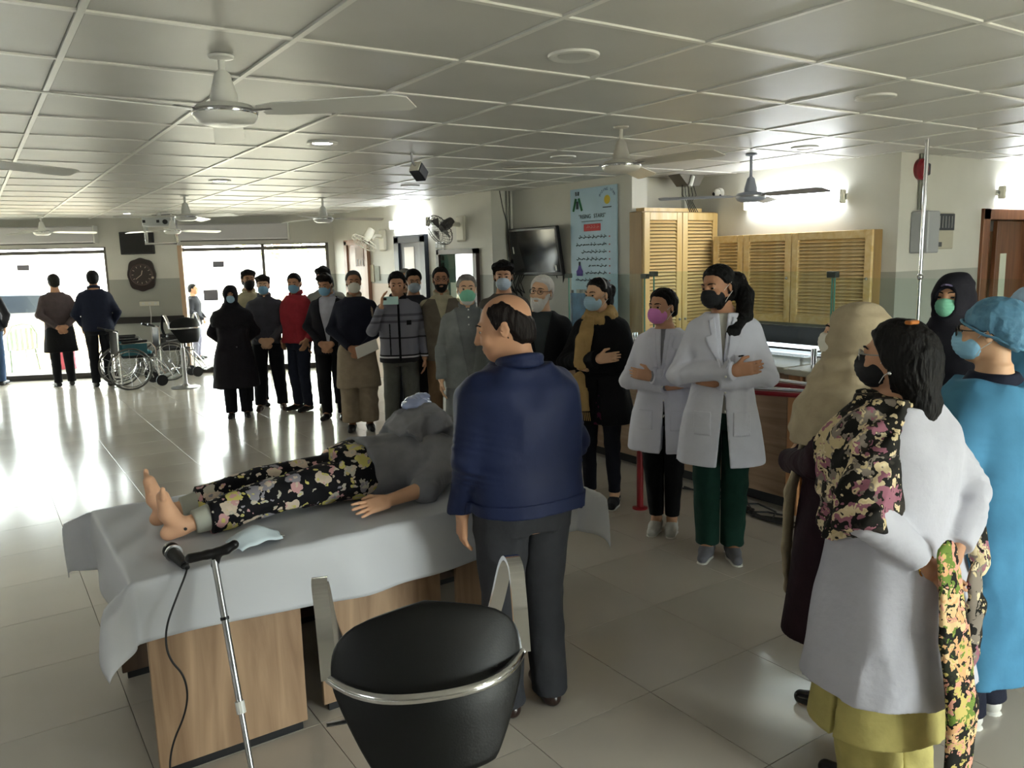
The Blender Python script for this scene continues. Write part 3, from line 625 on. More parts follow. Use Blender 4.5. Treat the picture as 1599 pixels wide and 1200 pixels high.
MB().bx(-.35, .2, -.6, .85, .9, .94).build('shelf', gran, mo)
ls = empty('glass_shelf', (4.86, 3.45, 0), 0, 'green edged glass shelf with painted glint strip along counter', 'shelf')
MB().bx(-.2, .2, 0, 1.5, 1.06, 1.07).build('pane', M_GLASSG, ls)
MB().bx(.2, .23, -.2, 1.5, 1.08, 1.105).build('glint_strip', emitter('strip_glint', 'eef4ff', 1.6), ls)  # no lamp: glow imitates the tube's reflection along the glass edge
for y in (.1, .8, 1.4): MB().cyl((0, y, 1.02), (0, y, 1.06), .012, 8).build('standoff', M_CHROME, ls)
def screen(y0, y1, z1, lab, x=4.62, clamp=True):
    s = empty('glass_screen', (x, y0, 0), 0, lab, 'glass screen', 'glass screens on the counter'); L = y1-y0
    MB().bx(-.004, .004, 0, L, 1.1, z1).build('pane', M_GLASSG, s)
    for y in (.004, L-.004): MB().bx(-.0045, .0045, y-.004, y+.004, 1.1, z1).build('polished_edge', mat('glass_edge', '5f9a88', rough=.15), s)
    for y in (.12, L-.12):
        for dx in (-.015, .015): MB().cyl((dx, y, 1.02), (dx, y, 1.15), .011, 10).build('standoff', M_CHROME, s)
    if clamp:
        for y in (0, L): MB().bx(-.02, .02, y-.035, y+.035, z1-.04, z1-.0, bev=.004).build('clamp', mat('clamp_dark', '4f5650', rough=.3, metal=.6), s)
screen(4.9, 5.92, 1.64, 'glass counter screen with dark clamp behind woman in tan scarf')
screen(3.16, 4.8, 1.66, 'glass counter screen with dark clamp behind tall woman')
screen(1.6, 3.15, 1.62, 'glass counter screen behind woman with beige headscarf', clamp=False)
pl = empty('steel_pole', (5.95, 3.33, 0), 0, 'thin shiny steel pole rising to ceiling behind counter', 'pole')
MB().cyl((0, 0, 0), (0, 0, CZ), .014, 12).build('shaft', M_CHROME, pl, True); MB().cyl((0, 0, 0), (0, 0, .015), .05, 16).build('flange', M_CHROME, pl)
MB().sph((0, 0, 1.58), (.022, .022, .03), 8).build('joint', M_CHROME, pl, True); MB().cyl((-.03, .0, 1.58), (.03, 0, 1.58), .008, 8).build('clip', M_STEEL, pl)

# red queue barrier
def post(x, y, h, lab):
    p = empty('barrier_post', (x, y, 0), 0, lab, 'barrier post', 'red queue barrier posts')
    MB().cyl((0, 0, .012), (0, 0, h), .024, 14).build('shaft', M_RED, p, True)
    MB().lathe([(.055, 0), (.055, .01), (.03, .016)], n=20).build('base_plate', M_RED, p); MB().sph((0, 0, h), .026, 8).build('cap', M_RED, p, True)
post(3.82, 4.1, .95, 'red barrier post standing between women in lab coat and black'); post(4.32, 2.95, .95, 'red barrier post beside woman with beige headscarf'); post(4.36, 3.95, .95, 'red barrier post hidden behind tall woman')
def rail(a, b, lab):
    r = empty('barrier_rail', a, 0, lab, 'barrier rail', 'red queue barrier rails'); d = Vector(b)-Vector(a)
    MB().tube([(0, 0, 0), d], .016, 10).build('lower_bar', M_RED, r, True)
    MB().tube([(0, 0, .03), d+Vector((0, 0, .03))], .012, 10).build('polished_bar', M_CHROME, r, True)
rail((3.84, 4.06, .9), (4.3, 2.98, .9), 'red and chrome barrier rail running toward woman with beige headscarf')
rail((4.36, 3.9, .93), (4.34, 3.02, .93), 'red and chrome barrier rail close along counter front')
cbx = empty('floor_cables', (4.35, 3.7, 0), 0, 'tangle of dark cables on floor by counter base', 'cables')
for k in range(7):
    pts = [(rng.uniform(-.12, .12)+.02*i, -.5+.14*i+rng.uniform(-.07, .07), .012+.012*rng.random()*(i % 2)) for i in range(8)]
    MB().tube(pts, .007, 5).build('cable', mat('cable_grey', '2c2d2f', rough=.5), cbx, True)

# ------------------------------------------------------------------ door wall things (y = DW facing -y)
d1 = empty('door_1', (0, DW, 0), 0, 'brown wooden doorway with half open glazed door', kind='structure')
for x0, x1, z0, z1 in ((7.86, 7.98, 0, 2.14), (8.9, 9.02, 0, 2.14), (7.86, 9.02, 2.04, 2.14)): MB().bx(x0, x1, -.03, .2, z0, z1, bev=.004).build('frame', M_DOORW, d1)
dl = empty('leaf', (8.2, .03, 0), math.radians(4)); dl.parent = d1
MB().bx(0, .72, -.02, .02, 0, 2.03, bev=.003).build('panel', wood('leaf_wood', '5c3620', '7d5232', 'Z', 3), dl)
MB().bx(.1, .24, -.024, .024, .4, 1.72).build('glass_strip', mat('strip_pale', 'c9cdb8', rough=.25), dl)
MB().bx(.03, .06, -.06, -.02, .95, 1.1).build('handle', M_STEEL, dl)
tag(MB().bx(9.12, 9.36, .5, .56, 0, 1.95, bev=.003).build('inner_frame', wood('inner_pale', 'c79a66', 'ddb98c', 'Z', 3), loc=(0, DW, 0)), 'pale wooden inner frame seen through doorway gap', 'frame')
mb = empty('meter_box', (6.7, DW, 1.78), 0, 'grey electric meter box with dark front on wall by steel pole', 'meter box')
MB().bx(-.02, .16, -.16, 0, -.03, .32, bev=.01).build('side_case', mat('meter_grey', 'a5a8aa', rough=.5), mb)
MB().bx(.16, .5, -.1, 0, 0, .31, bev=.006).build('case', mat('meter_cream', 'b5b09c', rough=.5), mb)
MB().bx(.16, .49, -.108, -.1, .16, .3).build('dark_window', mat('meter_dark', '3c4046', rough=.3), mb)
MB().bx(.17, .3, -.108, -.1, .02, .06).build('terminal_cover', MATS['meter_dark'], mb)
for k in range(6): MB().bx(.19+.05*k, .2+.05*k, -.111, -.108, .18, .28).build('breaker', M_STEEL, mb)
be = empty('alarm_bell', (6.77, DW, 2.45), 0, 'round red alarm bell high on grey wall', 'alarm bell')
Mx = Matrix.Rotation(math.radians(90), 3, 'X')
MB().lathe([(.085, 0), (.088, .03), (.07, .055), (.03, .065), (.001, .066)], n=28, M=Mx).build('gong', mat('bell_red', '7a1a24', rough=.35), be, True)
MB().bx(.03, .085, -.06, 0, -.05, .05, bev=.01).build('striker_box', mat('bell_dark', '2a2a33', rough=.4), be)
for x in (.0, .04): MB().cyl((x, -.015, .05), (x, -.015, CZ-2.45), .012, 8).build('conduit', MATS['conduit_grey'], be)
for x in (.0, .04): MB().cyl((x, -.015, -.07), (x, -.015, -.335), .009, 8).build('conduit', MATS['conduit_grey'], be)
for x0, z0, w, h, l in ((7.2, 1.36, .33, .14, 'white paper notice on wall behind person in dark hood, upper'), (7.2, 1.1, .14, .2, 'white paper notice on wall lower, left sheet'), (7.38, 1.1, .16, .2, 'white paper notice on wall lower, right sheet')):
    tag(MB().bx(x0, x0+w, DW-.006, DW, z0, z0+h).build('wall_notice', M_PAPER), l, 'notice')
cc = empty('security_camera', (6.5, 5.78, 2.4), 0, 'white dome security camera on wall near corner', 'camera')
MB().lathe([(.05, 0), (.052, .02), (.045, .04)], n=20, M=Matrix.Rotation(math.radians(-90), 3, 'Y')).build('base', M_WHITE, cc, True)
MB().sph((-.055, 0, 0), .042, 10).build('dome', M_WHITE, cc, True); MB().sph((-.085, .01, -.01), .02, 8).build('lens', M_BLACK, cc, True); MB().sph((-.06, -.05, -.03), .012, 6).build('sensor', M_BLACK, cc, True)
ct = empty('ceiling_tray', (6.15, 6.0, CZ), 0, 'open ceiling bracket with dangling cables over tall cupboard', 'bracket')
MB().prism([(-.18, 0), (.18, 0), (.1, -.11), (-.06, -.11)], (0, 0, 0), (1, 0, 0), (0, 0, 1), .16).build('bracket', mat('tray_dark', '6c685f', rough=.5), ct)
MB().tube([(.0, -.17, -.02), (-.05, -.18, -.12)], .02, 8).build('white_pipe', M_WHITE, ct)
for k in range(5): MB().tube([(-.08+.04*k, -.1, -.1), (-.1+.05*k, -.12, -.2), (-.02+.02*k, -.1, -.26), (.02+.03*k, -.12, -.385)], .004, 5).build('cable', M_BLKSAT, ct)
for x, lab in ((5.78, 'white wall duct rising above tall cupboard'), (6.44, 'white wall duct in corner beside security camera')):
    tag(MB().bx(x-.02, x+.03, 6.205, 6.25, 2.0, CZ, bev=.004).build('cable_duct', M_WHITE), lab, 'duct')
sp = empty('ceiling_speaker', (2.86, 5.48, CZ), math.radians(30), 'small dark speaker hanging from ceiling bracket', 'speaker')
MB().tube([(-.06, 0, 0), (-.06, 0, -.06), (.0, 0, -.1)], .01, 6).build('bracket', M_STEEL, sp)
MB().box((.03, 0, -.13), (.06, .045, .045), M=Matrix.Rotation(math.radians(35), 3, 'Y'), bev=.008).build('cabinet', mat('speaker_dark', '23262e', rough=.4), sp)
MB().box((-.01, 0, -.1), (.015, .04, .04), M=Matrix.Rotation(math.radians(35), 3, 'Y')).build('side_plate', M_CREAM, sp)
MB().cyl((.07, 0, -.12), (.11, .02, -.12), .012, 8).build('knob', M_BLKSAT, sp)

# ------------------------------------------------------------------ wheelchairs
def wheelchair(loc, rz, label, folded, cushion):
    r = empty('wheelchair', loc, rz, label, 'wheelchair', 'parked wheelchairs'); w = .13 if folded else .24
    rim = mat('tyre_grey', '5c5c58', rough=.6)
    for sx in (-1, 1):
        x = sx*(w+.05); wh = MB().tube([(x, .12+.3*math.cos(a), .305+.3*math.sin(a)) for a in np.linspace(0, 6.283, 37)[:-1]], .014, 6, True).build('rear_wheel', rim, r, True)
        MB().tube([(x+sx*.03, .12+.265*math.cos(a), .305+.265*math.sin(a)) for a in np.linspace(0, 6.283, 33)[:-1]], .008, 6, True).build('push_rim', M_CHROME, wh, True)
        s = MB()
        for k in range(12):
            a = math.pi*k/6; s.tube([(x, .12, .305), (x, .12+.295*math.cos(a), .305+.295*math.sin(a))], .0025, 4)
        s.build('spokes', M_STEEL, wh); MB().cyl((x-.03, .12, .305), (x+.03, .12, .305), .025, 10).build('hub', M_STEEL, wh)
        MB().cyl((sx*w-.012, -.32, .085), (sx*w+.012, -.32, .085), .085, 16).build('caster_wheel', M_BLKSAT, r)
        MB().tube([(sx*w, -.32, .085), (sx*w, -.28, .2), (sx*w, -.28, .45), (sx*w, .2, .47)], .012, 6).build('side_frame', M_CHROME, r, True)
        MB().tube([(sx*w, .24, .1), (sx*w, .24, .85), (sx*w, .36, .9)], .013, 8).build('back_tube', M_CHROME, r, True)
        MB().tube([(sx*w, .3, .875), (sx*w, .4, .91)], .018, 8).build('push_handle', M_BLKSAT, r)
        MB().tube([(sx*w, .22, .68), (sx*w, -.2, .68), (sx*w, -.26, .6), (sx*w, -.27, .46)], .012, 6).build('arm_frame', M_CHROME, r, True)
        MB().bx(sx*w-.025, sx*w+.025, -.16, .2, .69, .72, bev=.01).build('arm_pad', M_BLKSAT, r)
        MB().bx(sx*w-.004, sx*w+.004, -.15, .2, .5, .67).build('side_guard', mat('guard_teal' if cushion else 'guard_dark', '2f6a78' if cushion else '2a2a2c', rough=.5), r)
        MB().tube([(sx*w, -.28, .42), (sx*w*.9, -.42, .25), (sx*w*.9, -.5, .12)], .011, 6).build('leg_hanger', M_CHROME, r, True)
        MB().box((sx*w*.6, -.53, .12), (w*.32, .07, .008), M=Matrix.Rotation(math.radians(-20), 3, 'X')).build('foot_plate', mat('plate_grey', 'b4b6b4', rough=.4), r)
    MB().bx(-w, w, -.24, .22, .47, .5, bev=.01).build('seat', M_BLKSAT, r)
    MB().bx(-w, w, .225, .25, .5, .88, bev=.008).build('backrest', M_BLKSAT, r)
    if cushion: MB().bx(-w+.02, w-.02, -.22, .2, .5, .555, bev=.02).build('cushion', mat('cushion_teal', '2c7f93', rough=.7), r)
    MB().tube([(-w, -.2, .15), (w, -.2, .44)], .01, 6).build('cross_brace', M_CHROME, r); MB().tube([(w, -.18, .15), (-w, -.18, .44)], .01, 6).build('cross_brace', M_CHROME, r)
    return r
wheelchair((1.95, 13.2, 0), math.radians(95), 'wheelchair with teal cushion parked under clock', False, True)
wheelchair((1.98, 14.05, 0), math.radians(80), 'dark folded wheelchair parked against wall behind teal one', True, False)
wheelchair((2.62, 13.72, 0), math.radians(100), 'chrome folded wheelchair with pale foot plates by bar stool', True, False)

# ------------------------------------------------------------------ bar stools
LEATHER = mat('black_leatherette', '090a0a', rough=.46, bump=.06, bscale=220, spec=.3)
def stool(loc, rz, label, seat_z, sc=1.):
    """faces local -y; backrest on +y side"""
    r = empty('bar_stool', loc, rz, label, 'bar stool', 'black bar stools'); r.scale = (sc, sc, sc)
    MB().lathe([(.2, 0), (.205, .008), (.19, .016), (.06, .03), (.035, .06)], n=36).build('base_plate', M_STEEL, r, True)
    MB().cyl((0, 0, .03), (0, 0, seat_z-.18), .03, 20).build('column', M_STEEL, r, True); MB().cyl((0, 0, seat_z-.3), (0, 0, seat_z-.02), .02, 20).build('gas_lift', M_CHROME, r, True)
    MB().tube([(.13*math.cos(a), -.1+.13*math.sin(a), .28) for a in np.linspace(.3, -3.44, 20)], .01, 8).build('foot_ring', M_CHROME, r, True)
    MB().tube([(.03, 0, seat_z-.05), (.2, .02, seat_z-.06), (.25, .03, seat_z-.055)], .006, 6).build('lift_lever', M_STEEL, r)
    # seat pad
    vs = []; fs = []; n = 32; prof = [(0.001, -.04), (.12, -.045), (.185, -.035), (.205, -.005), (.195, .03), (.15, .042), (.001, .036)]
    MB().lathe(prof, (0, -.01, seat_z), 36, Matrix.Diagonal((1.02, 1., 1)).to_3x3()).build('seat', LEATHER, r, True)
    # shell backrest: rounded top narrowing downward, curved plan
    b = MB(); nu, nv = 25, 15; z0, z1 = seat_z-.1, seat_z+.275
    def P2(u, v, off):
        t = v; hw = .215*math.sqrt(max(0.0, 1-max(0, (t-.62)/.38)**2.6))*(.50+.5*min(1, (t+.0)/.55)**.8)
        th = u*1.02; R_ = .215+.03*t
        x = hw*u*1.0; y = .02+math.sqrt(max(.0001, 1-(.86*x/.22)**2))*(.215-.03*t-.2*max(0, t-.42)**1.3)+off*(1-.3*t)*math.cos(u*.9)
        return (x+off*math.sin(u*.9), y, z0+(z1-z0)*t)
    for off in (-.03, .035):
        for j in range(nv+1):
            for i in range(nu+1): vs.append(P2(-1+2*i/nu, j/nv, off))
    K = (nu+1)*(nv+1)
    for j in range(nv):
        for i in range(nu):
            a = j*(nu+1)+i; q = (a, a+1, a+nu+2, a+nu+1); fs.append(q); fs.append(tuple(K+k for k in q[::-1]))
    for i in range(nu):
        for j in (0, nv): a = j*(nu+1)+i; fs.append((a, a+1, K+a+1, K+a) if j else (a+1, a, K+a, K+a+1))
    for j in range(nv):
        for i in (0, nu): a = j*(nu+1)+i; fs.append((a, a+nu+1, K+a+nu+1, K+a) if i == 0 else (a+nu+1, a, K+a, K+a+nu+1))
    b.add(vs, fs); o = b.build('backrest', LEATHER, r); o.data.polygons.foreach_set('use_smooth', [True]*len(o.data.polygons))
    sd = o.modifiers.new('sub', 'SUBSURF'); sd.levels = 1; sd.render_levels = 1
    # chrome band behind the back and arm loops
    zb = seat_z+.12
    band = []
    for t in np.linspace(-1, 1, 25): band.append((.235*t, .275-.09*t*t*t*t-.06*t*t, zb))
    MB().tube(band, .013, 10).build('back_bar', M_CHROME, r, True)
    for x in (-.1, .1): MB().sph((x, .285-.03, zb-.004), .009, 8).build('bolt', M_STEEL, r, True)
    for sx in (-1, 1):
        arm = MB(); pts = [(sx*.235, .135, zb), (sx*.24, .085, zb+.13), (sx*.245, .03, zb+.19), (sx*.24, -.04, zb+.17), (sx*.22, -.12, zb-.0), (sx*.17, -.14, seat_z-.02)]
        pp = []
        for i in range(len(pts)-1):
            for t in np.linspace(0, 1, 6)[:-1]:
                p0 = pts[max(0, i-1)]; p1 = pts[i]; p2 = pts[i+1]; p3 = pts[min(len(pts)-1, i+2)]
                pp.append(tuple(.5*((2*b_)+(-a+c)*t+(2*a-5*b_+4*c-d)*t*t+(-a+3*b_-3*c+d)*t**3) for a, b_, c, d in zip(p0, p1, p2, p3)))
        pp.append(pts[-1])
        N = len(pp); vv = []; ff = []
        for i, p in enumerate(pp):
            a = Vector(pp[max(0, i-1)]); c = Vector(pp[min(N-1, i+1)]); t_ = (c-a).normalized(); w = Vector((1, 0, 0)); u = t_.cross(w).normalized()
            for du, dw in ((-.006, -.019), (-.006, .019), (.006, .019), (.006, -.019)): vv.append(Vector(p)+u*du+w*dw)
        for i in range(N-1):
            for k in range(4): ff.append((i*4+k, i*4+(k+1) % 4, (i+1)*4+(k+1) % 4, (i+1)*4+k))
        ff += [(3, 2, 1, 0), tuple((N-1)*4+k for k in range(4))]
        arm.add(vv, ff); arm.build('armrest', M_CHROME, r, True)
    return r
stool((.87, 1.75, 0), math.radians(160), 'black bar stool with chrome armrests in front of table', .71)
stool((2.53, 12.55, 0), math.radians(196), 'black bar stool with chrome band standing by wheelchairs', .78)
# ------------------------------------------------------------------ implicit surface modelling (for bodies and clothes)
A3 = lambda v: np.array(v, dtype=np.float32)
class Field:
    def __init__(s, k=.02): s.p = []; s.post = []; s.k = k
    def add(s, fn, lo, hi, k=None, op='u'): s.p.append((fn, A3(lo), A3(hi), s.k if k is None else k, op)); return s
    def cone(s, a, b, ra, rb, k=None, flat=None, op='u', cap=False):
        a, b = A3(a), A3(b); ba = b-a; L2 = float(ba@ba)+1e-9; m = max(ra, rb)
        def fn(X, Y, Z):
            px, py, pz = X-a[0], Y-a[1], Z-a[2]
            h = np.clip((px*ba[0]+py*ba[1]+pz*ba[2])/L2, 0, 1); vx, vy, vz = px-h*ba[0], py-h*ba[1], pz-h*ba[2]
            if flat is not None:
                n, f = flat; c = (vx*n[0]+vy*n[1]+vz*n[2])*(1/f-1); vx, vy, vz = vx+c*n[0], vy+c*n[1], vz+c*n[2]
            d = np.sqrt(vx*vx+vy*vy+vz*vz)-(ra+(rb-ra)*h)
            return np.maximum(d, ((X-b[0])*ba[0]+(Y-b[1])*ba[1]+(Z-b[2])*ba[2])/L2**.5) if cap else d
        return s.add(fn, np.minimum(a, b)-m, np.maximum(a, b)+m, k, op)
    def chain(s, pts, rs, k=None, flat=None):
        for i in range(len(pts)-1): s.cone(pts[i], pts[i+1], rs[i], rs[i+1], k, flat)
        return s
    def ell(s, c, r, R=None, k=None, op='u'):
        c, r = A3(c), A3(r); Rm = None if R is None else np.array(R, dtype=np.float32); m = float(r.max())
        def fn(X, Y, Z):
            x, y, z = X-c[0], Y-c[1], Z-c[2]
            if Rm is not None: x, y, z = (Rm[0, 0]*x+Rm[1, 0]*y+Rm[2, 0]*z, Rm[0, 1]*x+Rm[1, 1]*y+Rm[2, 1]*z, Rm[0, 2]*x+Rm[1, 2]*y+Rm[2, 2]*z)
            k0 = np.sqrt((x/r[0])**2+(y/r[1])**2+(z/r[2])**2); k1 = np.sqrt((x/r[0]**2)**2+(y/r[1]**2)**2+(z/r[2]**2)**2)+1e-6
            return k0*(k0-1)/k1
        e = r if Rm is None else np.full(3, m); return s.add(fn, c-e, c+e, k, op)
    def box(s, c, h, R=None, rr=.01, k=None, op='u'):
        c, h = A3(c), A3(h); Rm = None if R is None else np.array(R, dtype=np.float32); m = float(np.linalg.norm(h))
        def fn(X, Y, Z):
            x, y, z = X-c[0], Y-c[1], Z-c[2]
            if Rm is not None: x, y, z = (Rm[0, 0]*x+Rm[1, 0]*y+Rm[2, 0]*z, Rm[0, 1]*x+Rm[1, 1]*y+Rm[2, 1]*z, Rm[0, 2]*x+Rm[1, 2]*y+Rm[2, 2]*z)
            q = [np.abs(v)-(hh-rr) for v, hh in zip((x, y, z), h)]
            return np.sqrt(np.maximum(q[0], 0)**2+np.maximum(q[1], 0)**2+np.maximum(q[2], 0)**2)+np.minimum(np.maximum(q[0], np.maximum(q[1], q[2])), 0)-rr
        e = h if Rm is None else np.full(3, m); return s.add(fn, c-e, c+e, k, op)
    def loft(s, secs, k=None, n=2.4, op='u', off=(0, 0)):
        """secs: (z, cx, cy, rx, ry) sorted by z; smooth interpolation"""
        S = np.array(sorted(secs), dtype=np.float64); zz = np.linspace(S[0, 0], S[-1, 0], 90)
        t = S[:, 0]; cols = []
        for j in range(1, 5):
            m_ = np.gradient(S[:, j], t) if len(t) > 2 else np.full(len(t), (S[-1, j]-S[0, j])/(t[-1]-t[0]))
            i = np.clip(np.searchsorted(t, zz)-1, 0, len(t)-2); h = t[i+1]-t[i]; u = (zz-t[i])/h
            cols.append((2*u**3-3*u**2+1)*S[i, j]+(u**3-2*u**2+u)*h*m_[i]*.8+(-2*u**3+3*u**2)*S[i+1, j]+(u**3-u**2)*h*m_[i+1]*.8)
        def fn(X, Y, Z):
            cx, cy, rx, ry = [np.interp(Z, zz, c).astype(np.float32) for c in cols]
            a = np.abs((X-cx)/rx); b = np.abs((Y-cy)/ry)
            d = ((a**n+b**n)**(1/n)-1)*np.minimum(rx, ry)
            return np.maximum(d, np.maximum(S[0, 0]-Z, Z-S[-1, 0]))
        lo = (min(cols[0]-cols[2]), min(cols[1]-cols[3]), S[0, 0]); hi = (max(cols[0]+cols[2]), max(cols[1]+cols[3]), S[-1, 0])
        return s.add(fn, lo, hi, k, op)
    def cut(s, fn): s.post.append(fn); return s
    def raster(s, res, lo=None, hi=None):
        u = [p for p in s.p if p[4] == 'u']
        if lo is None: lo = np.min([p[1] for p in u], 0)-2.5*res-.008; hi = np.max([p[2] for p in u], 0)+2.5*res+.008
        lo, hi = A3(lo), A3(hi); n = np.ceil((hi-lo)/res).astype(int)+1
        ax = [lo[i]+np.arange(n[i], dtype=np.float32)*res for i in range(3)]
        D = np.full(n, .5, dtype=np.float32)
        for fn, l, h, k, op in s.p:
            m = k+2.5*res+.01; i0 = np.clip(((l-m-lo)/res).astype(int), 0, n); i1 = np.clip(((h+m-lo)/res).astype(int)+2, 0, n)
            if (i1 <= i0).any(): continue
            sl = tuple(slice(a, b) for a, b in zip(i0, i1)); X = ax[0][sl[0]][:, None, None]; Y = ax[1][sl[1]][None, :, None]; Z = ax[2][sl[2]][None, None, :]
            d = np.broadcast_to(fn(X, Y, Z), tuple(i1-i0)); E = D[sl]
            if op == 'u':
                if k > 0: hh = np.maximum(k-np.abs(E-d), 0)/k; D[sl] = np.minimum(E, d)-hh*hh*k*.25
                else: D[sl] = np.minimum(E, d)
            else:
                d = -d
                if k > 0: hh = np.maximum(k-np.abs(E-d), 0)/k; D[sl] = np.maximum(E, d)+hh*hh*k*.25
                else: D[sl] = np.maximum(E, d)
        X, Y, Z = ax[0][:, None, None], ax[1][None, :, None], ax[2][None, None, :]
        for f in s.post: D = f(D, X, Y, Z)
        D = np.array(np.broadcast_to(D, tuple(n)))
        D[0] = D[-1] = np.maximum(D[0], .01); D[:, 0] = np.maximum(D[:, 0], .01); D[:, -1] = np.maximum(D[:, -1], .01); D[:, :, 0] = np.maximum(D[:, :, 0], .01); D[:, :, -1] = np.maximum(D[:, :, -1], .01); D[-1] = np.maximum(D[-1], .01)
        return D, lo, res
    def obj(s, name, m, parent, res, lo=None, hi=None):
        return nets(*s.raster(res, lo, hi), name, m, parent)
def nets(D, lo, res, name, m, parent):
    ins = D < 0; c = ins[:-1, :-1, :-1].astype(np.int8)
    cnt = np.zeros_like(c)
    for i in (0, 1):
        for j in (0, 1):
            for k in (0, 1): cnt += ins[i:ins.shape[0]-1+i, j:ins.shape[1]-1+j, k:ins.shape[2]-1+k]
    act = (cnt > 0) & (cnt < 8); I = np.argwhere(act)
    if len(I) == 0: I = np.zeros((0, 3), int)
    idx = np.full(act.shape, -1, dtype=np.int32); idx[act] = np.arange(len(I))
    P = np.zeros((len(I), 3), np.float32); W = np.zeros(len(I), np.float32)
    corners = [(i, j, k) for i in (0, 1) for j in (0, 1) for k in (0, 1)]
    vals = {cc: D[I[:, 0]+cc[0], I[:, 1]+cc[1], I[:, 2]+cc[2]] for cc in corners}
    for a in corners:
        for ax in range(3):
            if a[ax] == 0:
                b = list(a); b[ax] = 1; b = tuple(b); va, vb = vals[a], vals[b]; x = (va < 0) != (vb < 0)
                t = np.where(x, va/np.where(x, va-vb, 1), 0)
                for q in range(3): P[:, q] += np.where(x, a[q]+(t if q == ax else 0), 0)
                W += x
    P = (P/np.maximum(W, 1)[:, None]+I)*res+lo
    F = []
    for ax in range(3):
        s0 = [slice(None)]*3; s1 = [slice(None)]*3; s0[ax] = slice(0, -1); s1[ax] = slice(1, None)
        ch = ins[tuple(s0)] != ins[tuple(s1)]; E = np.argwhere(ch); sg = ins[tuple(s0)][ch]
        o1, o2 = (ax+1) % 3, (ax+2) % 3
        ok = (E[:, o1] > 0) & (E[:, o2] > 0) & (E[:, o1] < idx.shape[o1]) & (E[:, o2] < idx.shape[o2]); E = E[ok]; sg = sg[ok]
        q = []
        for d1, d2 in ((0, 0), (1, 0), (1, 1), (0, 1)):
            e = E.copy(); e[:, o1] -= d1; e[:, o2] -= d2; q.append(idx[e[:, 0], e[:, 1], e[:, 2]])
        q = np.stack(q, 1); q[~sg] = q[~sg][:, ::-1]; F.append(q)
    F = np.concatenate(F) if F else np.zeros((0, 4), int); F = F[(F >= 0).all(1)]
    me = bpy.data.meshes.new(name); me.vertices.add(len(P)); me.vertices.foreach_set('co', P.astype(np.float32).ravel())
    me.loops.add(F.size); me.loops.foreach_set('vertex_index', F.astype(np.int32).ravel()); me.polygons.add(len(F))
    me.polygons.foreach_set('loop_start', np.arange(0, F.size, 4, dtype=np.int32)); me.polygons.foreach_set('use_smooth', np.ones(len(F), bool))
    me.update(calc_edges=True); me.materials.append(m)
    o = bpy.data.objects.new(name, me); link(o, parent); return o
_T = np.random.RandomState(5).uniform(-1, 1, (32, 32, 32)).astype(np.float32)
def vnoise(x, y, z):
    xi, yi, zi = np.floor(x).astype(int), np.floor(y).astype(int), np.floor(z).astype(int); u, v, w = x-xi, y-yi, z-zi
    u, v, w = u*u*(3-2*u), v*v*(3-2*v), w*w*(3-2*w); g = lambda a, b, c: _T[(xi+a) & 31, (yi+b) & 31, (zi+c) & 31]
    L = lambda a, b, t: a+(b-a)*t
    return L(L(L(g(0, 0, 0), g(1, 0, 0), u), L(g(0, 1, 0), g(1, 1, 0), u), v), L(L(g(0, 0, 1), g(1, 0, 1), u), L(g(0, 1, 1), g(1, 1, 1), u), v), w)
def waves(seed, amp, wl, n=6, stretch=(1, 1, 1), region=None):
    """uneven cloth folds as a field displacement"""
    def f(D, X, Y, Z):
        m = np.argwhere(np.abs(D) < .05)
        if not len(m): return D
        D = np.array(D)
        x, y, z = X[m[:, 0], 0, 0]/wl*stretch[0]+seed*3.7, Y[0, m[:, 1], 0]/wl*stretch[1]+seed*1.3, Z[0, 0, m[:, 2]]/wl*stretch[2]
        wq = vnoise(x*.5+9, y*.5, z*.5); o = vnoise(x+wq, y-wq, z+wq*.5); o = 1-2*np.abs(o)*1.6; o = o*.75+.5*vnoise(x*2.1, y*2.1, z*2.1)
        D[m[:, 0], m[:, 1], m[:, 2]] -= o*amp; return D
    return f

SKIN = {k: mat('skin_'+k, c, rough=.55, var=.07, vscale=9, spec=.35) for k, c in dict(a='b07f60', b='c29272', c='d3a988', d='9a6a4f', man='dfae8c').items()}
M_HAIR = mat('hair_black', '0b0908', rough=.6, bump=.6, bscale=40, stretch=(3, 3, .6), spec=.2)
M_HAIRB = mat('hair_brown', '17100d', rough=.6, spec=.2, bump=.6, bscale=40, stretch=(3, 3, .6))
M_GREYH = mat('hair_grey', '77736d', rough=.7, bump=.6, bscale=40, var=.3, vscale=30)
M_WHITEH = mat('hair_white', 'd2cfca', rough=.7, bump=.6, bscale=50)
M_EYE = mat('eye_white', 'd8d2cb', rough=.2); M_IRIS = mat('eye_iris', '140c08', rough=.15)
MASKS = {k: mat('mask_'+k, c, rough=.8, bump=.15, bscale=120) for k, c in dict(blue='86b8d8', lightblue='a7c8dd', green='7fc4a5', white='dcd8cc', pink='d884c4', black='101012', palegrey='b9c7d6').items()}

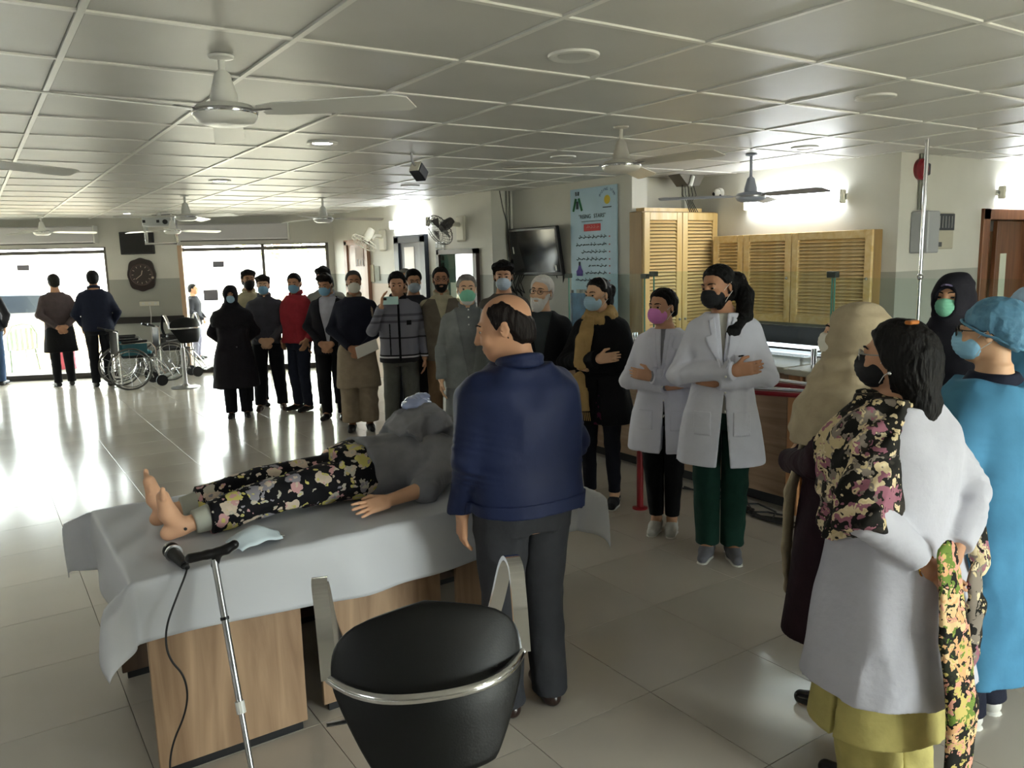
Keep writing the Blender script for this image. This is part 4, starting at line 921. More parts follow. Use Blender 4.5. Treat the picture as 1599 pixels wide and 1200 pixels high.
POSES = {  # elbow, wrist, finger direction, palm normal (for the +x arm; mirrored for the other)
 'down': ((.235, .03, 1.12), (.245, -.04, .875), (.0, -.12, -1), (-1, 0, 0)),
 'clasp': ((.27, .0, 1.13), (.075, -.205, .945), (-.75, -.15, -.6), (0, 1, -.2)),
 'behind': ((.275, .11, 1.14), (.07, .195, .95), (-.75, .1, -.6), (0, 1, 0)),
 'pocket': ((.29, .08, 1.12), (.205, -.03, .93), (-.1, -.4, -.9), (-1, 0, 0)),
 'cross_hi': ((.255, -.06, 1.12), (-.055, -.235, 1.17), (-1, .05, .15), (0, 1, 0)),
 'cross_lo': ((.25, -.05, 1.11), (-.03, -.185, 1.1), (-1, .45, .1), (0, 1, 0)),
 'fold': ((.26, -.02, 1.13), (.03, -.25, 1.06), (-1, -.1, 0.05), (0, 1, 0)),
 'phone': ((.27, -.1, 1.17), (.165, -.235, 1.41), (-.15, -.1, 1), (-1, 0, 0)),
}
class Person:
    def __init__(s, label, pos, az, H, skin='b', res=.008, head_az=None, pitch=0., roll=0., arms=('down', 'down'), stance=.095, drop=0., female=False, build=1., bare_feet=False, curl=1., group='people standing in the hall', feet_out=8, head=1., cat='person', name='person'):
        s.s = H/1.75; s.az = az; s.res = res; s.f = female; s.b = build; s.skin = SKIN[skin]; s.head_s = s.s*head
        s.root = empty(name, (pos[0], pos[1], 0), math.pi-math.radians(az), label, cat, group)
        k = s.s; yaw = 0 if head_az is None else math.radians(az-head_az)
        s.HR = (Matrix.Rotation(yaw, 3, 'Z') @ Matrix.Rotation(math.radians(pitch), 3, 'X') @ Matrix.Rotation(math.radians(roll), 3, 'Y'))
        piv = Vector((0, .02, 1.5))*k; s.ho = piv+s.HR @ (Vector((0, -.03, .128))*k)
        sw = .145 if female else .163*(.85+.15*build)
        s.sh = [Vector((x*sw, .012, 1.372))*k for x in (1, -1)]
        s.hip = [Vector((x*.088, .01+drop*.3, .92))*k for x in (1, -1)]; s.knee = [Vector((x*(stance*.5+.045), -.01+drop*.75, .49))*k for x in (1, -1)]; s.ank = [Vector((x*stance, .03+drop, .085))*k for x in (1, -1)]
        s.el, s.wr, s.hd, s.hn = [], [], [], []
        for i, sgn in enumerate((1, -1)):
            a = POSES[arms[i]] if isinstance(arms[i], str) else arms[i]
            m = Vector((sgn, 1, 1))
            e, w, d, n = [Vector(q)*m for q in a]; s.el.append(e*k); s.wr.append(w*k); s.hd.append(d.normalized()); s.hn.append(n.normalized())
        b = build; f = female
        s.tor = [(.80, 0, .01, .15*b, .105*b), (.88, 0, .012, (.172 if f else .165)*b, .12*b), (.97, 0, .008, (.16 if f else .162)*b, .115*b), (1.08, 0, 0, (.128 if f else .15)*b, .1*b+.03*(b-1)), (1.2, 0, -.002, (.142 if f else .162)*b, .112*b+.03*(b-1)), (1.3, 0, -.004, (.155 if f else .176)*b, .118*b), (1.38, 0, .006, (.145 if f else .165)*b, .096*b), (1.44, 0, .015, .105, .076), (1.475, 0, .018, .068, .063), (1.5, 0, .02, .056, .056)]
        s.tor = [(z*k, cx*k, cy*k, rx*k, ry*k) for z, cx, cy, rx, ry in s.tor]
        s.fo = math.radians(feet_out); s.curl = curl
        s.body(bare_feet)
    # head frame helpers
    def hp(s, v): return s.ho+s.HR @ (Vector(v)*s.head_s)
    def hr(s, r): return tuple(x*s.head_s for x in r)
    def local(s, X, Y, Z):
        R = s.HR; o = s.ho; x, y, z = X-o.x, Y-o.y, Z-o.z; q = s.head_s
        return tuple((R[0][i]*x+R[1][i]*y+R[2][i]*z)/q for i in range(3))
    def headprims(s, F, grow=0., ears=True, detail=True):
        g = grow; k = s.head_s; R = s.HR
        F.ell(s.hp((0, .018, .036)), s.hr((.075+g, .096+g, .084+g)), R, k=.02*k)
        F.ell(s.hp((0, -.028, -.03)), s.hr((.062+g, .068+g, .078+g)), R, k=.035*k)
        F.ell(s.hp((0, -.05, -.085)), s.hr((.036+g, .04+g, .034+g)), R, k=.03*k)
        if detail:
            F.ell(s.hp((0, -.083, .028)), s.hr((.048, .014, .012)), R, k=.015*k)
            for x in (-1, 1):
                F.ell(s.hp((x*.033, -.098, .008)), s.hr((.019, .014, .012)), R, k=.012*k, op='s')
                F.ell(s.hp((x*.043, -.07, -.03)), s.hr((.02, .02, .02)), R, k=.02*k)
                F.ell(s.hp((x*.03, -.0795, .0165)), s.hr((.017, .012, .008)), R, k=.006*k)
                F.ell(s.hp((x*.03, -.079, -.001)), s.hr((.016, .01, .007)), R, k=.008*k)
            F.cone(s.hp((0, -.091, .018)), s.hp((0, -.113, -.028)), .0085*k, .0125*k, .012*k)
            for x in (-1, 1): F.ell(s.hp((x*.012, -.1, -.032)), s.hr((.009, .011, .008)), R, k=.008*k)
            F.ell(s.hp((0, -.091, -.058)), s.hr((.024, .010, .006)), R, k=.006*k); F.ell(s.hp((0, -.089, -.07)), s.hr((.02, .010, .0065)), R, k=.006*k)
        if ears:
            for x in (-1, 1):
                E = R @ Matrix.Rotation(x*math.radians(22), 3, 'Z') @ Matrix.Rotation(math.radians(-10), 3, 'X')
                F.ell(s.hp((x*.079, .014, -.004)), s.hr((.008, .019, .031)), E, k=.008*k)
                F.ell(s.hp((x*.0865, .009, -.001)), s.hr((.006, .010, .018)), E, k=.006*k, op='s')
    def body(s, bare):
        k = s.s; F = Field(.025*k); s.headprims(F)
        F.cone(s.hp((0, .03, -.06)), Vector((0, .02, 1.46))*k, (.05 if s.f else .056)*k*(.9+.1*s.b), (.055 if s.f else .064)*k, .03*k)
        F.loft(s.tor, .03*k)
        for i, sg in enumerate((1, -1)):
            F.chain([s.sh[i], s.el[i], s.wr[i]], [.05*k, .04*k, .028*k], .03*k)
            F.chain([s.hip[i], s.knee[i], s.ank[i]], [.075*k, .045*k, .034*k], .03*k)
            d = Matrix.Rotation(sg*s.fo, 3, 'Z') @ Vector((0, -1, 0)); a = s.ank[i]
            F.chain([a, a+d*.07*k+Vector((0, 0, -.045*k)), a+d*.15*k+Vector((0, 0, -.062*k))], [.037*k, .036*k, .026*k], .02*k, None)
            F.ell(a+d*(-.018*k)+Vector((0, 0, -.048*k)), (.029*k, .032*k, .034*k), k=.03*k)
            if bare:
                sd = d.cross(Vector((0, 0, 1)))*sg*-1
                for t in range(5):
                    b0 = a+d*(.155-.012*t)*k+Vector((0, 0, -.066*k))+sd*(-.03+.0155*t)*k*-1; F.cone(b0, b0+d*(.04-.005*t)*k, (.0125 if t == 0 else .0088)*k, (.011 if t == 0 else .008)*k, .008*k)
            s.hand(F, i, sg)
        s.bodyo = F.obj('body', s.skin, s.root, s.res)
        s.eyes()
    def hand(s, F, i, sg):
        k = s.s; w, d, n = s.wr[i], s.hd[i], s.hn[i]; n = (n-d*n.dot(d)).normalized(); side = n.cross(d)*sg
        # thumb side: choose so that thumbs point up or forward
        R = Matrix((side, n, d)).transposed(); fr = max(1., s.res/.0075)
        F.box(w+d*.052*k, (.038*k, .0145*k, .05*k), R, .013*k, .015*k)
        for t in range(4):
            L = (.072, .082, .076, .06)[t]*k; b = w+d*.095*k+side*(.029-.0195*t)*k
            cu = getattr(s, 'curl', 1.); dd = (d+side*(.16-.11*t)*(1-cu)).normalized(); m = b+(dd*.93+n*.36*cu)*L*.5; e = m+(dd*(.75+.25*(1-cu))+n*.66*cu)*L*.5
            F.chain([b, m, e], [.0092*k*fr, .0084*k*fr, .0072*k*fr], .004*k)
        b = w+d*.03*k+side*.032*k; m = b+(d*.72+side*.62+n*.3)*.042*k; e = m+(d*.92+side*.15+n*.35)*.034*k
        F.chain([b, m, e], [.013*k, .0105*k*fr, .0085*k*fr], .008*k)
    def eyes(s):
        k = s.head_s; ms = [M_EYE, M_IRIS]
        for x in (-1, 1):
            b = MB(); b.sph((0, 0, 0), .0128*k, 10); o = b.build('eye', ms, s.root, True); me = o.data
            for p in me.polygons: p.material_index = 1 if (p.center.y < -.0098*k*.8) else 0
            o.location = s.hp((x*.03, -.0775, .008)); o.rotation_euler = s.HR.to_euler()
            pts = [s.hp((x*u, yy, zz)) for u, yy, zz in ((.011, -.0955, .029), (.024, -.095, .034), (.037, -.0875, .034), (.05, -.074, .028))]
            MB().tube(pts, [.003*k, .0042*k, .004*k, .002*k], 6).build('eyebrow', getattr(s, 'brow', M_HAIR), s.root, True)
    # ---- clothes
    def torso(s, fit, hem, flare=0., fy=None, top=1.475, boxy=0.):
        k = s.s; fy = fit if fy is None else fy; S = []
        zs = [z for z in (1.475, 1.44, 1.38, 1.3, 1.2, 1.08, .97, .88) if z*k <= top*k+1e-6]
        wmax = None
        base = {round(t[0]/k, 3): t for t in s.tor}
        for z in zs:
            if z < hem-.001: break
            t = base[z]; rx, ry = t[3]+fit*k, t[4]+fy*k
            if boxy and z < 1.3: r0 = base[1.3]; rx = rx*(1-boxy)+(r0[3]+fit*k)*boxy; ry = ry*(1-boxy)+(r0[4]+fy*k)*boxy
            if z < 1.0: rx += flare*k*(1.0-z)/.5; ry += flare*k*(1.0-z)/.5
            S.append((z*k, 0, t[2], rx, ry))
        if hem < .88:
            t = base[.88]; d = 1.0-hem
            for z in np.linspace(.8, hem, max(1, int((.8-hem)/.12)+1)) if hem < .8 else [hem]:
                S.append((z*k, 0, t[2], t[3]+fit*k+flare*k*(1.0-z)/.5, t[4]+fy*k+flare*k*(1.0-z)/.5))
        elif S[-1][0] > hem*k+.002: l = S[-1]; S.append((hem*k, 0, l[2], l[3], l[4]))
        return S
    def top(s, name, m, fit=.02, hem=.86, flare=0., sleeve=(.062, .052, .042), cuff=1., fold=.004, fy=None, vneck=None, slit=None, seed=1, parent=None, sides=None, topz=1.475, boxy=.3, n=2.5, gap=None, res=None, sleeveless=False, obj=True):
        k = s.s; F = Field(.03*k); F.loft(s.torso(fit, hem, flare, fy, topz, boxy), .03*k, n)
        if not sleeveless:
            for i in (0, 1):
                w = s.el[i].lerp(s.wr[i], cuff)
                F.cone(s.sh[i], s.el[i], sleeve[0]*k, sleeve[1]*k, .035*k); F.cone(s.el[i], w, sleeve[1]*k, sleeve[2]*k, .02*k, cap=True)
        if fold: F.cut(waves(seed, fold*1.1*k, .16*k, 7, (1, 1, .5)))
        if fold:
            for i in (0, 1):
                e = A3(s.el[i])
                def crease(D, X, Y, Z, e=e, a=A3((s.wr[i]-s.sh[i]).normalized())):
                    m_ = np.argwhere(np.abs(D) < .04)
                    if not len(m_): return D
                    x, y, z = X[m_[:, 0], 0, 0]-e[0], Y[0, m_[:, 1], 0]-e[1], Z[0, 0, m_[:, 2]]-e[2]; r2 = x*x+y*y+z*z
                    D[m_[:, 0], m_[:, 1], m_[:, 2]] += np.sin((x*a[0]+y*a[1]+z*a[2])*170+25*x+19*y+3*np.sin(40*z))*fold*.5*np.exp(-r2/.012); return D
                F.cut(crease)
        if vneck:
            z0, wd = vneck
            F.cut(lambda D, X, Y, Z: np.where((Y < .0), np.maximum(D, np.minimum((Z-z0*k)*wd-np.abs(X), .02)), D))
        if slit:
            z1, wd, x0 = slit
            F.cut(lambda D, X, Y, Z: np.where((Y < .0), np.maximum(D, np.minimum(np.minimum((z1*k-Z)*wd+.003-np.abs(X-x0*k), .02), z1*k-Z)), D))
        if sides:
            F.cut(lambda D, X, Y, Z: np.where(Z < sides*k, np.maximum(D, .006-np.abs(Y-.01)), D))
        s.last = F; o = F.obj(name, m, parent or s.root, res or max(s.res, .009)) if obj else None
        return o
    def patch(s, name, m, poly, side=-1, th=.006, inner=.004, res=None, parent=None, F=None):
        """thin piece lying on the last garment, outlined by a polygon in (x,z) seen from the front (side -1) or back (+1)"""
        F = F or s.last; k = s.s; pl = np.array(poly, float)*k; r = res or min(s.res, .006)
        lo = (pl[:, 0].min()-.02, -.45*k if side < 0 else 0., pl[:, 1].min()-.02); hi = (pl[:, 0].max()+.02, 0.02 if side < 0 else .4*k, pl[:, 1].max()+.02)
        D, lo, r = F.raster(r, lo, hi)
        n = D.shape; x = lo[0]+np.arange(n[0])*r; z = lo[2]+np.arange(n[2])*r; X, Z = np.meshgrid(x, z, indexing='ij')
        d = np.full(X.shape, 1e9); sg = np.ones(X.shape)
        for i in range(len(pl)):
            a, b = pl[i], pl[i-1]; ex, ez = b[0]-a[0], b[1]-a[1]; wx, wz = X-a[0], Z-a[1]; t = np.clip((wx*ex+wz*ez)/(ex*ex+ez*ez), 0, 1)
            d = np.minimum(d, (wx-ex*t)**2+(wz-ez*t)**2)
            c1 = Z >= a[1]; c2 = Z < b[1]; c3 = ex*wz > ez*wx; fl = (c1 & c2 & c3) | (~c1 & ~c2 & ~c3); sg = np.where(fl, -sg, sg)
        P = (sg*np.sqrt(d))[:, None, :]
        D = np.maximum(np.maximum(D-th, -(D+inner)), P)
        D[0] = D[-1] = .01; D[:, 0] = D[:, -1] = .01; D[:, :, 0] = D[:, :, -1] = .01
        return nets(D.astype(np.float32), lo, r, name, m, parent or s.root)
    def trousers(s, m, r=(.098, .072, .06), hem=.07, fold=.004, seed=5, name='trousers', waist=.97):
        k = s.s; F = Field(.03*k); b = s.b
        base = [t for t in s.tor if t[0] <= (waist+.02)*k]
        F.loft([(t[0], t[1], t[2], t[3]+.012*k, t[4]+.012*k) for t in base], .03*k)
        for i in (0, 1):
            a = s.knee[i].lerp(s.ank[i], min(1.12, (.49-hem)/(.49-.085)))
            F.cone(s.hip[i]+Vector((0, 0, -.04*k)), s.knee[i], r[0]*k*b, r[1]*k, .02*k); F.cone(s.knee[i], a, r[1]*k, r[2]*k, .012*k)
        if fold: F.cut(waves(seed, fold*k, .09*k, 7, (1, 1, .7)))
        F.cut(lambda D, X, Y, Z: np.maximum(D, hem*k-Z)); F.cut(lambda D, X, Y, Z: np.where((np.abs(X) < .004) & (Z < .8*k), np.maximum(D, .002), D))
        s.last = F; return F.obj(name, m, s.root, max(s.res, .009))
    def shoes(s, m, sole=None, L=.27, chunky=0., low=0.):
        k = s.s
        for i, sg in enumerate((1, -1)):
            d = Matrix.Rotation(sg*s.fo, 3, 'Z') @ Vector((0, -1, 0)); a = s.ank[i]; g = Vector((a.x, a.y, 0)); F = Field(.025*k)
            h = g+d*(-.035*k); t = g+d*((L-.095)*k)
            F.cone(h+Vector((0, 0, .038*k)), g+d*.06*k+Vector((0, 0, .036*k)), .037*k, .041*k); F.cone(g+d*.06*k+Vector((0, 0, .036*k)), t+Vector((0, 0, .03*k)), (.041+chunky)*k, (.03+chunky)*k)
            if not low: F.cone(h+d*.02*k+Vector((0, 0, .05*k)), g+Vector((0, 0, .095*k)), .038*k, .037*k)
            F.cut(lambda D, X, Y, Z: np.maximum(D, .006-Z))
            o = F.obj('shoe', m, s.root, min(s.res, .007))
            if sole:
                Fs = Field(.02*k); Fs.cone(h, g+d*.06*k, .041*k, .045*k, flat=((0, 0, 1), .42)); Fs.cone(g+d*.06*k, t, (.045+chunky)*k, (.034+chunky)*k, flat=((0, 0, 1), .42)); Fs.cut(lambda D, X, Y, Z: np.maximum(D, -Z+.0005))
                Fs.obj('sole', sole, o, min(s.res, .007))
    def collar(s, m, z=1.475, r=.072, rt=.013, h=.03, name='collar', gap=.35, parent=None):
        k = s.s; b = MB(); pts = []
        for t in np.linspace(-math.pi/2+gap, 3*math.pi/2-gap, 26): pts.append((r*k*math.cos(t), .018*k+r*k*math.sin(t)*1.0, (z+h*.5+.02*math.sin(t))*k))
        F = Field(.006); 
        for p, q in zip(pts, pts[1:]): F.cone(p, q, rt*k, rt*k, .004, flat=None); F.cone(Vector(p)+Vector((0, 0, h*.6*k)), Vector(q)+Vector((0, 0, h*.6*k)), rt*.8*k, rt*.8*k, .01)
        return F.obj(name, m, parent or s.root, min(s.res, .008))
    # ---- head pieces
    def headfield(s, grow): F = Field(.02); s.headprims(F, grow, ears=False, detail=False); return F
    def hair(s, style='short', m=None, seed=2, vol=.012, res=None):
        m = m or M_HAIR; k = s.head_s; R = s.HR; res = res or max(.004, s.res*.75); F = Field(.02*k)
        s.headprims(F, 0., ears=False, detail=False); F.ell(s.hp((0, .05, -.03)), s.hr((.064, .06, .066)), R, k=.03*k)
        P = lambda *l: [s.hp(v) for v in l]; q = lambda *l: [v*k for v in l]
        if style == 'mop':
            for x, y, z in ((.03, -.06, .088), (-.03, -.065, .092), (0, -.045, .1), (.05, -.02, .085), (-.05, -.02, .085), (.0, .02, .105)): F.ell(s.hp((x, y, z)), s.hr((.034, .034, .026)), R, k=.02*k)
        elif style == 'pony': F.chain(P((0, .105, .05), (0, .145, .02), (-.03, .15, -.07), (-.055, .125, -.17), (-.075, .07, -.25)), q(.022, .03, .028, .022, .004), .02*k)
        elif style == 'pony_side': F.chain(P((0, .1, .04), (.03, .145, .01), (.08, .135, -.08), (.115, .06, -.18), (.115, -.06, -.25), (.095, -.125, -.35)), q(.024, .036, .038, .033, .022, .004), .02*k)
        elif style == 'long': F.ell(s.hp((0, .06, -.02)), s.hr((.08, .08, .1)), R, k=.03*k); F.chain(P((0, .07, -.08), (.01, .095, -.16), (.03, .11, -.225)), q(.062, .042, .012), .03*k)
        elif style == 'bun': F.ell(s.hp((0, .112, .03)), s.hr((.035, .035, .035)), R, k=.02*k)
        ys = [-.13, -.085, -.06, -.035, -.02, .0, .03, .06, .15]
        zs = {'short': [.088, .082, .066, .035, -.012, .0, -.03, -.08, -.1], 'crop': [.095, .09, .075, .045, .0, .005, -.025, -.075, -.09], 'mop': [.075, .07, .05, .03, -.012, .0, -.03, -.085, -.1], 'bald': [.2, .2, .12, .03, -.02, -.01, -.03, -.085, -.1],
              'long': [.09, .08, .05, .01, -.03, -.05, -.4, -.5, -.5], 'pony': [.105, .098, .072, .04, .005, .0, -.03, -.09, -.5], 'pony_side': [.102, .095, .068, .035, .0, -.005, -.04, -.1, -.6], 'bun': [.1, .092, .068, .038, -.01, -.005, -.03, -.09, -.11]}[style]
        wd = .022
        def hl(D, X, Y, Z):
            x, y, z = s.local(X, Y, Z); t = z-np.interp(y, ys, zs)-(.012*np.abs(x)/.06 if style != 'long' else 0)
            if style == 'pony_side': t = np.where((z < -.06) & (x > .03) & (y > -.1), .05, t)
            if style == 'pony': t = np.where((z < -.06) & (y > .06), .05, t)
            if style == 'bald': t = np.minimum(t, np.interp(y, [-.06, -.03, .02, .05, .09, .13], [.06, .1, .11, .09, .045, .005])-z)
            u = np.clip(t/wd, 0, 1); u = u*u*(3-2*u)
            return D-((vol+.004)*u-.004)*k
        F.cut(hl); F.cut(waves(seed, .003*k, .02*k, 8, (1.2, 1.2, .45)))
        return F.obj('hair', m, s.root, res)
    def beard(s, m, long=0.):
        k = s.head_s; F = Field(.02); s.headprims(F, .009, ears=False, detail=False)
        if long: F.ell(s.hp((0, -.06, -.105-long*.3)), s.hr((.045, .04, .035+long)), s.HR, k=.03)
        def c(D, X, Y, Z):
            x, y, z = s.local(X, Y, Z); up = np.interp(np.abs(x), [0, .03, .05, .08], [-.04, -.045, -.035, .0]); return np.maximum(np.maximum(D, (z-up)*k), (y-.012)*k)
        F.cut(c); F.ell(s.hp((0, -.101, -.064)), s.hr((.02, .02, .008)), s.HR, k=.004, op='s'); F.cut(waves(4, .0018, .02, 6))
        def mo(D, X, Y, Z): return D
        return F.obj('beard', m, s.root, max(.0045, s.res*.7))
    def moustache(s, m):
        k = s.head_s; F = Field(.006); F.chain([s.hp((-.03, -.088, -.058)), s.hp((-.012, -.099, -.046)), s.hp((.012, -.099, -.046)), s.hp((.03, -.088, -.058))], [.004*k, .0075*k, .0075*k, .004*k], .004)
        return F.obj('moustache', m, s.root, max(.004, s.res*.6))
    def mask(s, m, drop=0., point=0., loops=True, inner=None):
        k = s.head_s; F = Field(.015*k); R = s.HR
        F.ell(s.hp((0, -.052, -.048-drop)), s.hr((.068, .07, .066)), R); F.ell(s.hp((0, -.095-point*.5, -.03-drop)), s.hr((.022, .028+point, .036)), R, k=.03*k)
        def c(D, X, Y, Z):
            x, y, z = s.local(X, Y, Z); z = z+drop; D = np.maximum(D, (y+.012-.0*z)*k)
            D = np.maximum(D, (z-(.006-.32*np.abs(x)))*k); D = np.maximum(D, (-.112-z)*k)
            return D+np.where(np.abs(D) < .02, np.sin(z*380)*.0011*k*(np.abs(x) < .055), 0)
        F.cut(c); o = F.obj('face_mask', m, s.root, max(.004, s.res*.6))
        if loops:
            for x in (-1, 1):
                for z0, ze in ((-.02, .022), (-.085, -.028)):
                    MB().tube([s.hp((x*.062, -.03, z0-drop)), s.hp((x*.077, -.012, (z0+ze)/2)), s.hp((x*.084, .024, ze))], .0018*k*max(1, s.res/.007), 4).build('ear_loop', M_WHITE, o)
        return o
    def glasses(s, m=None, sun=False):
        k = s.head_s; m = m or M_BLACK; g = MB(); t = .0022*k*max(1, s.res/.007)
        for x in (-1, 1):
            pts = [s.hp((x*.031+.0235*math.cos(a), -.108+.006*abs(math.cos(a)), .006+.017*math.sin(a)*(1 if math.sin(a) > 0 else 1.05))) for a in np.linspace(0, 6.283, 21)[:-1]]
            g.tube(pts, t, 5, True); g.tube([s.hp((x*.054, -.103, .012)), s.hp((x*.078, -.06, .012)), s.hp((x*.081, .012, .012)), s.hp((x*.082, .03, -.004))], t, 5)
        g.tube([s.hp((-.008, -.109, .01)), s.hp((0, -.112, .013)), s.hp((.008, -.109, .01))], t, 5)
        o = g.build('glasses', m, s.root, True)
        if sun:
            for x in (-1, 1): MB().cyl(s.hp((x*.031, -.1085, .006)), s.hp((x*.031, -.107, .006)), .022*k, 18).build('lens', glass('lens_dark', '505050'), o)
        return o
    def scarfring(s, name, m, z=1.46, r=.1, rt=.045, seed=3, dz=.03, turns=1.):
        k = s.s; F = Field(.02*k); pts = [(r*k*math.cos(a)*1.05, .0+r*k*math.sin(a), (z+dz*math.sin(a))*k) for a in np.linspace(0, 6.283, 17)]
        F.chain(pts, [rt*k*(1+.15*math.sin(3*i)) for i in range(17)], .03*k); pts2 = [(p[0]*.85, p[1]*.85, p[2]+.045*k) for p in pts]; F.chain(pts2, [rt*.8*k]*17, .02*k)
        return F
# ------------------------------------------------------------------ printed fabrics
def floral(name, base, cols, scale, thr=.5, seed=0., warp=.35):
    m, nt, b = nodes(name); L = nt.links
    tc = nt.nodes.new('ShaderNodeTexCoord'); mp = nt.nodes.new('ShaderNodeMapping'); mp.inputs['Location'].default_value = (seed, seed*.7, 0); L.new(tc.outputs['Object'], mp.inputs[0])
    nz = nt.nodes.new('ShaderNodeTexNoise'); nz.inputs['Scale'].default_value = scale*1.6; nz.inputs['Detail'].default_value = 3; L.new(mp.outputs[0], nz.inputs['Vector'])
    mx = nt.nodes.new('ShaderNodeMix'); mx.data_type = 'VECTOR'; mx.inputs['Factor'].default_value = warp*.22; L.new(mp.outputs[0], mx.inputs['A']); L.new(nz.outputs['Color'], mx.inputs['B'])
    cur = None
    for i, (sc_, ramp, th) in enumerate(((scale, cols, thr), (scale*2.3, cols[::-1], thr*.72))):
        v = nt.nodes.new('ShaderNodeTexVoronoi'); v.inputs['Scale'].default_value = sc_; L.new(mx.outputs['Result'], v.inputs['Vector'])
        sp = nt.nodes.new('ShaderNodeSeparateColor'); L.new(v.outputs['Color'], sp.inputs[0])
        r = nt.nodes.new('ShaderNodeValToRGB'); r.color_ramp.interpolation = 'CONSTANT'; e = r.color_ramp.elements
        while len(e) < len(ramp): e.new(.5)
        for k, c in enumerate(ramp): e[k].position = k/len(ramp); e[k].color = (*lin(c), 1)
        L.new(sp.outputs[0], r.inputs[0])
        lt = nt.nodes.new('ShaderNodeMath'); lt.operation = 'LESS_THAN'; lt.inputs[1].default_value = th; L.new(v.outputs['Distance'], lt.inputs[0])
        # paler ring / core inside each motif
        ri = nt.nodes.new('ShaderNodeMath'); ri.operation = 'LESS_THAN'; ri.inputs[1].default_value = th*.42; L.new(v.outputs['Distance'], ri.inputs[0])
        core = nt.nodes.new('ShaderNodeMix'); core.data_type = 'RGBA'; L.new(ri.outputs[0], core.inputs['Factor']); L.new(r.outputs[0], core.inputs['A'])
        r2 = nt.nodes.new('ShaderNodeValToRGB'); r2.color_ramp.interpolation = 'CONSTANT'; e2 = r2.color_ramp.elements
        while len(e2) < len(ramp): e2.new(.5)
        for k, c in enumerate(ramp): e2[k].position = k/len(ramp); e2[k].color = (*lin(ramp[(k+1) % len(ramp)]), 1)
        L.new(sp.outputs[1], r2.inputs[0]); L.new(r2.outputs[0], core.inputs['B'])
        out = nt.nodes.new('ShaderNodeMix'); out.data_type = 'RGBA'; L.new(lt.outputs[0], out.inputs['Factor'])
        if cur is None: out.inputs['A'].default_value = (*lin(base), 1)
        else: L.new(cur, out.inputs['A'])
        L.new(core.outputs['Result'], out.inputs['B']); cur = out.outputs['Result']
        if i == 0: first = cur
    L.new(cur, b.inputs['Base Color']); b.inputs['Roughness'].default_value = .8; b.inputs['Specular IOR Level'].default_value = .25
    MATS[name] = m; return m
M_FLORAL = floral('floral_print', '15130f', ['cdbb96', '94606f', '2a2620', 'c0ae86', '857b70', 'd6c6a2'], 10, .56, 1.3, 1.)
M_FLORALO = floral('floral_orange', '171510', ['d9a878', 'c7b46a', '6c8438', 'e0c090', 'd89a86', '262a1c'], 12, .56, 4.1, 1.)
M_TOYS = floral('pyjama_print', '0e0d12', ['c9b9a6', 'c79a9a', '8f8c94', 'c9c070', 'b7b2a4', 'd0bfae'], 15, .46, 2.2, .25)
NEAR, MID, FAR = .006, .007, .010

def hijab(p, m, drape=True, low=1.3, grow=.016, name='headscarf', open_=(.053, .05, .078), trim=None, back=0., spread=1., wrap=False):
    k = p.head_s; s = p.s; F = Field(.03*k); p.headprims(F, grow, ears=False, detail=False)
    F.ell(p.hp((0, .04+back*.3, -.01)), p.hr((.082+grow*.5, .085+grow+back, .11)), p.HR, k=.03*k)
    F.cone(p.hp((0, .01, -.1)), Vector((0, .015, 1.44))*s, .078*k, .1*s, .04*s)
    if drape: F.loft([(low*s, 0, -.012*s, .235*s*p.b*spread, .19*s*p.b), (1.34*s, 0, -.0*s, .24*s*p.b*spread, .19*s*p.b), (1.41*s, 0, .005*s, .205*s*p.b, .168*s*p.b), (1.455*s, 0, .005*s, (.178 if wrap else .15)*s, .142*s), (1.51*s, 0, .01*s, .1*s, .1*s)], .04*s)
    if wrap:
        for z_, r_, q_ in ((1.43, .125, .04), (1.49, .1, .036)):
            pts = [Vector((r_*math.cos(a), -.01+r_*math.sin(a)*1.02, z_-.03*math.sin(a+.6)*-1))*s for a in np.linspace(0, 6.283, 19)]; F.chain(pts, [q_*s*(1+.12*math.sin(2.3*i)) for i in range(19)], .015*s)
    F.cut(waves(11, .008*s, .09*s, 7, (.5, .5, 1.3)))
    F.ell(p.hp((0, -.115, -.015)), p.hr(open_), p.HR, k=.008*k, op='s')
    o = F.obj(name, m, p.root, max(.006, p.res*.9))
    if trim:
        pts = [p.hp((open_[0]*1.06*math.cos(a), -.103+.045*abs(math.cos(a)), -.015+open_[2]*1.12*math.sin(a))) for a in np.linspace(0, 6.283, 29)[:-1]]
        MB().tube(pts, .0045*k, 6, True).build('edge_trim', trim, o, True)
    return o
def cap(p, m, res=.006):
    k = p.head_s; F = Field(.02*k); F.ell(p.hp((0, .03, .05)), p.hr((.094, .116, .092)), p.HR); F.ell(p.hp((0, .085, -.005)), p.hr((.078, .062, .07)), p.HR, k=.04*k)
    def c(D, X, Y, Z):
        x, y, z = p.local(X, Y, Z); return np.maximum(D, (np.interp(y, [-.13, -.09, 0, .1, .16], [.05, .05, -.005, -.07, -.08])-z)*k)
    F.cut(c); F.cut(waves(8, .0045*k, .03*k, 8)); o = F.obj('surgical_cap', m, p.root, res)
    pts = [p.hp((.082*math.sin(a), -.002-.096*math.cos(a) if math.cos(a) > 0 else .018-.112*math.cos(a), np.interp(-.096*math.cos(a), [-.1, 0, .11], [.05, -.003, -.072]))) for a in np.linspace(0, 6.283, 33)[:-1]]
    MB().tube(pts, .0055*k, 6, True).build('elastic_band', m, o, True); return o
def buttons(p, m, pts, side=-1, r=.006):
    pass

